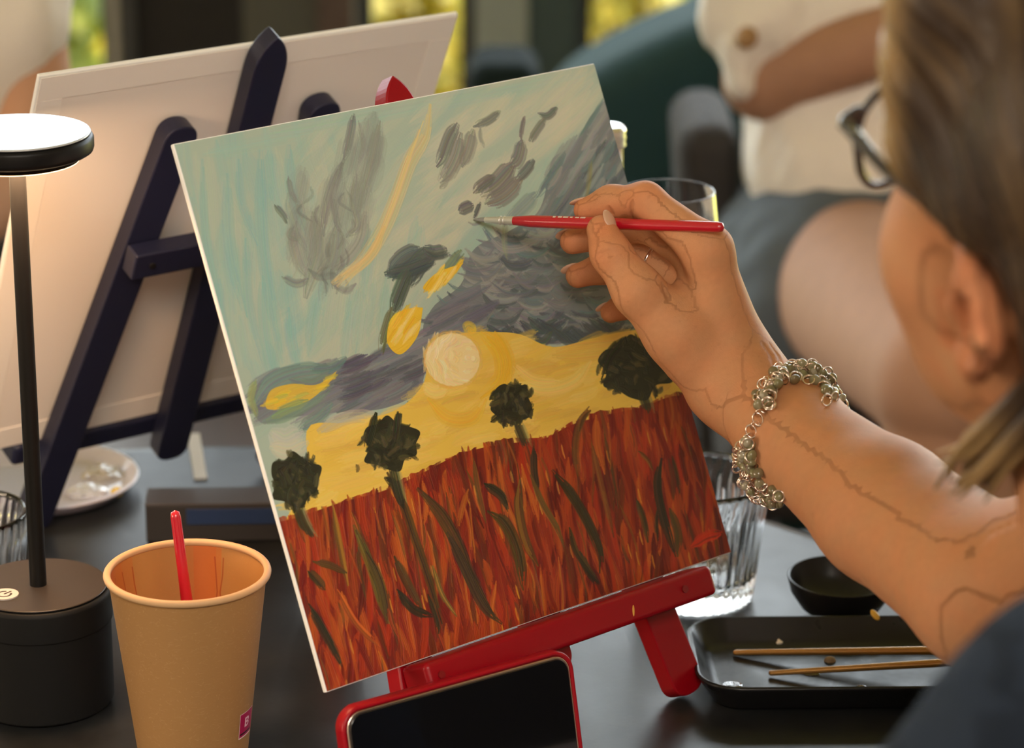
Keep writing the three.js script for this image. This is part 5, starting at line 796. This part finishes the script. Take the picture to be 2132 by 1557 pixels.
// ---- teal armchair behind
{
  const D = 3.5, c0 = at(1330, 60, D), g = thing('armchair', 'deep teal upholstered armchair with a high curved back', 'armchair', V(c0.x, 0, c0.z));
  const vel = phy({ color: rgb(0.012, 0.040, 0.042), roughness: 0.8, specularIntensity: 0.6, sheen: 0.6, sheenColor: rgb(0.12, 0.28, 0.3), sheenRoughness: 0.35 });
  const s = new THREE.Shape(), P = [[1180, 320], [1235, 250], [1290, 208], [1350, 173], [1420, 138], [1500, 103], [1620, 50], [1740, 30], [1860, 50]].map(([u, v]) => at(u, v, D)).map((p) => new THREE.Vector2(p.x - c0.x, p.y));
  s.moveTo(P[0].x, 0.12); s.lineTo(P[0].x, P[0].y); s.splineThru(P.slice(1)); s.lineTo(P[8].x + 0.02, 0.12); s.lineTo(P[0].x, 0.12);
  const geo = new THREE.ExtrudeGeometry(s, { depth: 0.12, bevelEnabled: true, bevelThickness: 0.05, bevelSize: 0.045, bevelSegments: 6, curveSegments: 24 }); geo.translate(0, 0, -0.12);
  part(g, 'backrest', geo, vel);
  const arm = at(1030, 150, D - 0.1); part(g, 'armrest', box(0.085, 0.06, 0.14, 0.025, 5), phy({ color: rgb(0.008, 0.014, 0.014), roughness: 0.9, specularIntensity: 0.2 }), V(arm.x - c0.x + 0.01, arm.y - 0.03, 0.02)); part(g, 'armrest_side', box(0.07, 0.4, 0.12, 0.025, 4), vel, V(arm.x - c0.x + 0.012, arm.y - 0.25, 0.02));
  part(g, 'seat', box(0.46, 0.16, 0.42, 0.05, 5), vel, V(0.16, 0.36, -0.36)); for (const x of [-0.08, 0.38]) for (const z of [-0.5, -0.05]) part(g, 'leg', new THREE.CylinderGeometry(0.018, 0.012, 0.14, 12), frameGrey, V(x, 0.07, z));
}
// ---- guest on the left: pale T-shirt, at the navy easel
{
  const g = thing('person', 'guest in a pale T-shirt behind the navy easel', 'person'), D = 2.42;
  const sh = at(-40, -330, D), el = at(70, 330, D + 0.02), ha = at(-150, 520, D - 0.14), ne = at(-330, -420, D + 0.05), hd = at(-360, -720, D), sh2 = at(-700, -300, D + 0.05), wa = at(-330, 700, D + 0.12);
  const skin = (p) => { let d = smin(sdCap(p, sh, el, 0.05, 0.041), sdCap(p, el, ha, 0.04, 0.028), 0.02); for (let i = 0; i < 4; i++) d = smin(d, sdCap(p, ha, ha.clone().add(V(-0.09, 0.02 - i * 0.016, 0.03)), 0.02, 0.008), 0.006); d = Math.min(d, simpleHead(p, hd, 0.1)); return smin(d, sdCap(p, sh2, at(-760, 380, D + 0.02), 0.05, 0.04), 0.01); };
  const b = boundsOf([sh, el, ha, hd, sh2, at(-760, 380, D)], 0.14); part(g, 'body', netMesh(skin, b.min, b.max, 0.01, bgSkin([0.46, 0.24, 0.13])), bgSkinMat);
  const hem = at(8, 40, D), shirt = (p) => { let d = sdCap(p, sh, hem, 0.068, 0.056); d = smin(d, sdCap(p, sh, sh2, 0.075, 0.075), 0.05); d = smin(d, sdCap(p, at(-300, -200, D + 0.06), wa, 0.13, 0.13), 0.06); d = smin(d, sdCap(p, at(-60, -150, D + 0.03), at(-80, 230, D + 0.02), 0.065, 0.05), 0.05); d = smin(d, sdCap(p, sh2, at(-730, 60, D + 0.04), 0.07, 0.06), 0.04); const nrm = V(0.5, 0.72, 0).normalize(); d += 0.0045 * noise3(p.x * 20, p.y * 6, p.z * 20); return d; };
  const b2 = boundsOf([sh, sh2, wa, hem, at(-730, 60, D)], 0.16); part(g, 't_shirt', netMesh(shirt, b2.min, b2.max, 0.009), std({ color: rgb(0.72, 0.65, 0.55), roughness: 0.85 }), null, 'pale beige T-shirt');
  const lg = (p) => { const h = V(wa.x, 0.52, wa.z + 0.02); let d = 1; for (const s of [-1, 1]) { const k = V(h.x + s * 0.12, 0.5, h.z + 0.36); d = smin(d, sdCap(p, V(h.x + s * 0.08, 0.52, h.z), k, 0.09, 0.065), 0.03); d = smin(d, sdCap(p, k, V(k.x, 0.06, k.z + 0.02), 0.06, 0.045), 0.02); d = smin(d, sdCap(p, V(k.x, 0.04, k.z), V(k.x, 0.035, k.z + 0.12), 0.04, 0.034), 0.02); } return smin(d, sdCap(p, V(wa.x, 0.56, wa.z), wa, 0.13, 0.125), 0.05); };
  const b3 = boundsOf([V(wa.x - 0.22, 0, wa.z - 0.1), V(wa.x + 0.22, 0.72, wa.z + 0.52)], 0.04); part(g, 'trousers', netMesh(lg, b3.min, b3.max, 0.015), std({ color: rgb(0.03, 0.03, 0.035), roughness: 0.9 }));
  const hair = (p) => smax(sdEll(p, hd.clone().add(V(0, 0.03, -0.02)), 0.09, 0.11, 0.11), -sdEll(p, hd.clone().add(V(0, -0.02, 0.1)), 0.08, 0.1, 0.08), 0.01); const b4 = boundsOf([hd], 0.16); part(g, 'hair', netMesh(hair, b4.min, b4.max, 0.012), std({ color: rgb(0.05, 0.035, 0.02), roughness: 0.6 }));
  const ch = thing('chair', 'dark chair under the guest in the pale T-shirt', 'chair', V(wa.x, 0, wa.z)), cm = std({ color: rgb(0.03, 0.03, 0.03), roughness: 0.7 }); part(ch, 'seat', box(0.46, 0.05, 0.44, 0.02), cm, V(0, 0.405, 0.04)); part(ch, 'backrest', box(0.36, 0.26, 0.04, 0.018), cm, V(0, 0.58, -0.2)); for (const x of [-0.19, 0.19]) for (const z of [-0.16, 0.22]) part(ch, 'leg', new THREE.CylinderGeometry(0.013, 0.011, 0.39, 10), cm, V(x, 0.195, z));
}
// ---- pieces that belong to a part go under that part
{
  const into = (thingName, partName, names) => { for (const o of [...scene.children]) if (o.name.replace(/_\d{3}$/, '') === thingName) for (const n of names) for (const c of [...o.children].filter((k) => k.name === n)) { const homes = o.children.filter((k) => k.name === partName && k !== c); if (!homes.length) continue; o.updateMatrixWorld(true); const wp = c.getWorldPosition(V(0, 0, 0)), pos = (k) => { k.geometry.computeBoundingBox(); return k.geometry.boundingBox.getCenter(V(0, 0, 0)).applyMatrix4(k.matrixWorld).distanceTo(wp); }; homes.sort((a, b) => pos(a) - pos(b)); homes[0].attach(c); } };
  into('table_lamp', 'base', ['base_cover', 'power_button']); into('table_lamp', 'head', ['head_top', 'diffuser']);
  into('paper_cup', 'cup_wall', ['rim', 'sticker']); into('paintbrush', 'handle', ['print']); into('paintbrush', 'ferrule', ['crimp']);
  into('blank_canvas', 'backing_sheet', ['folded_edge']); into('smartphone', 'metal_frame', ['screen']); into('glasses', 'temple', ['hinge']); into('glasses', 'rim', ['lens']);
  into('storage_box', 'body', ['band']); into('serving_tray', 'dish', ['sauce_drop', 'food_crumb']); into('paint_palette', 'dish', ['paint_blob']); into('added_ceiling_lamp', 'housing', ['diffuser']); into('added_wall_lamp', 'housing', ['diffuser']);
  for (const o of scene.children) if (o.name.startsWith('table_easel')) for (const c of o.children.filter((k) => k.name === 'screw')) o.children.find((k) => k.name === (c.position.y > 0 ? 'crossbar' : 'ledge')).attach(c);
  into('table_easel', 'ledge', ['paint_fleck']);
  into('person', 'body', ['fingernail', 'eye']); into('person', 'blouse', ['tie_knot']);
}
shade(scene);
renderer.render(scene, camera);
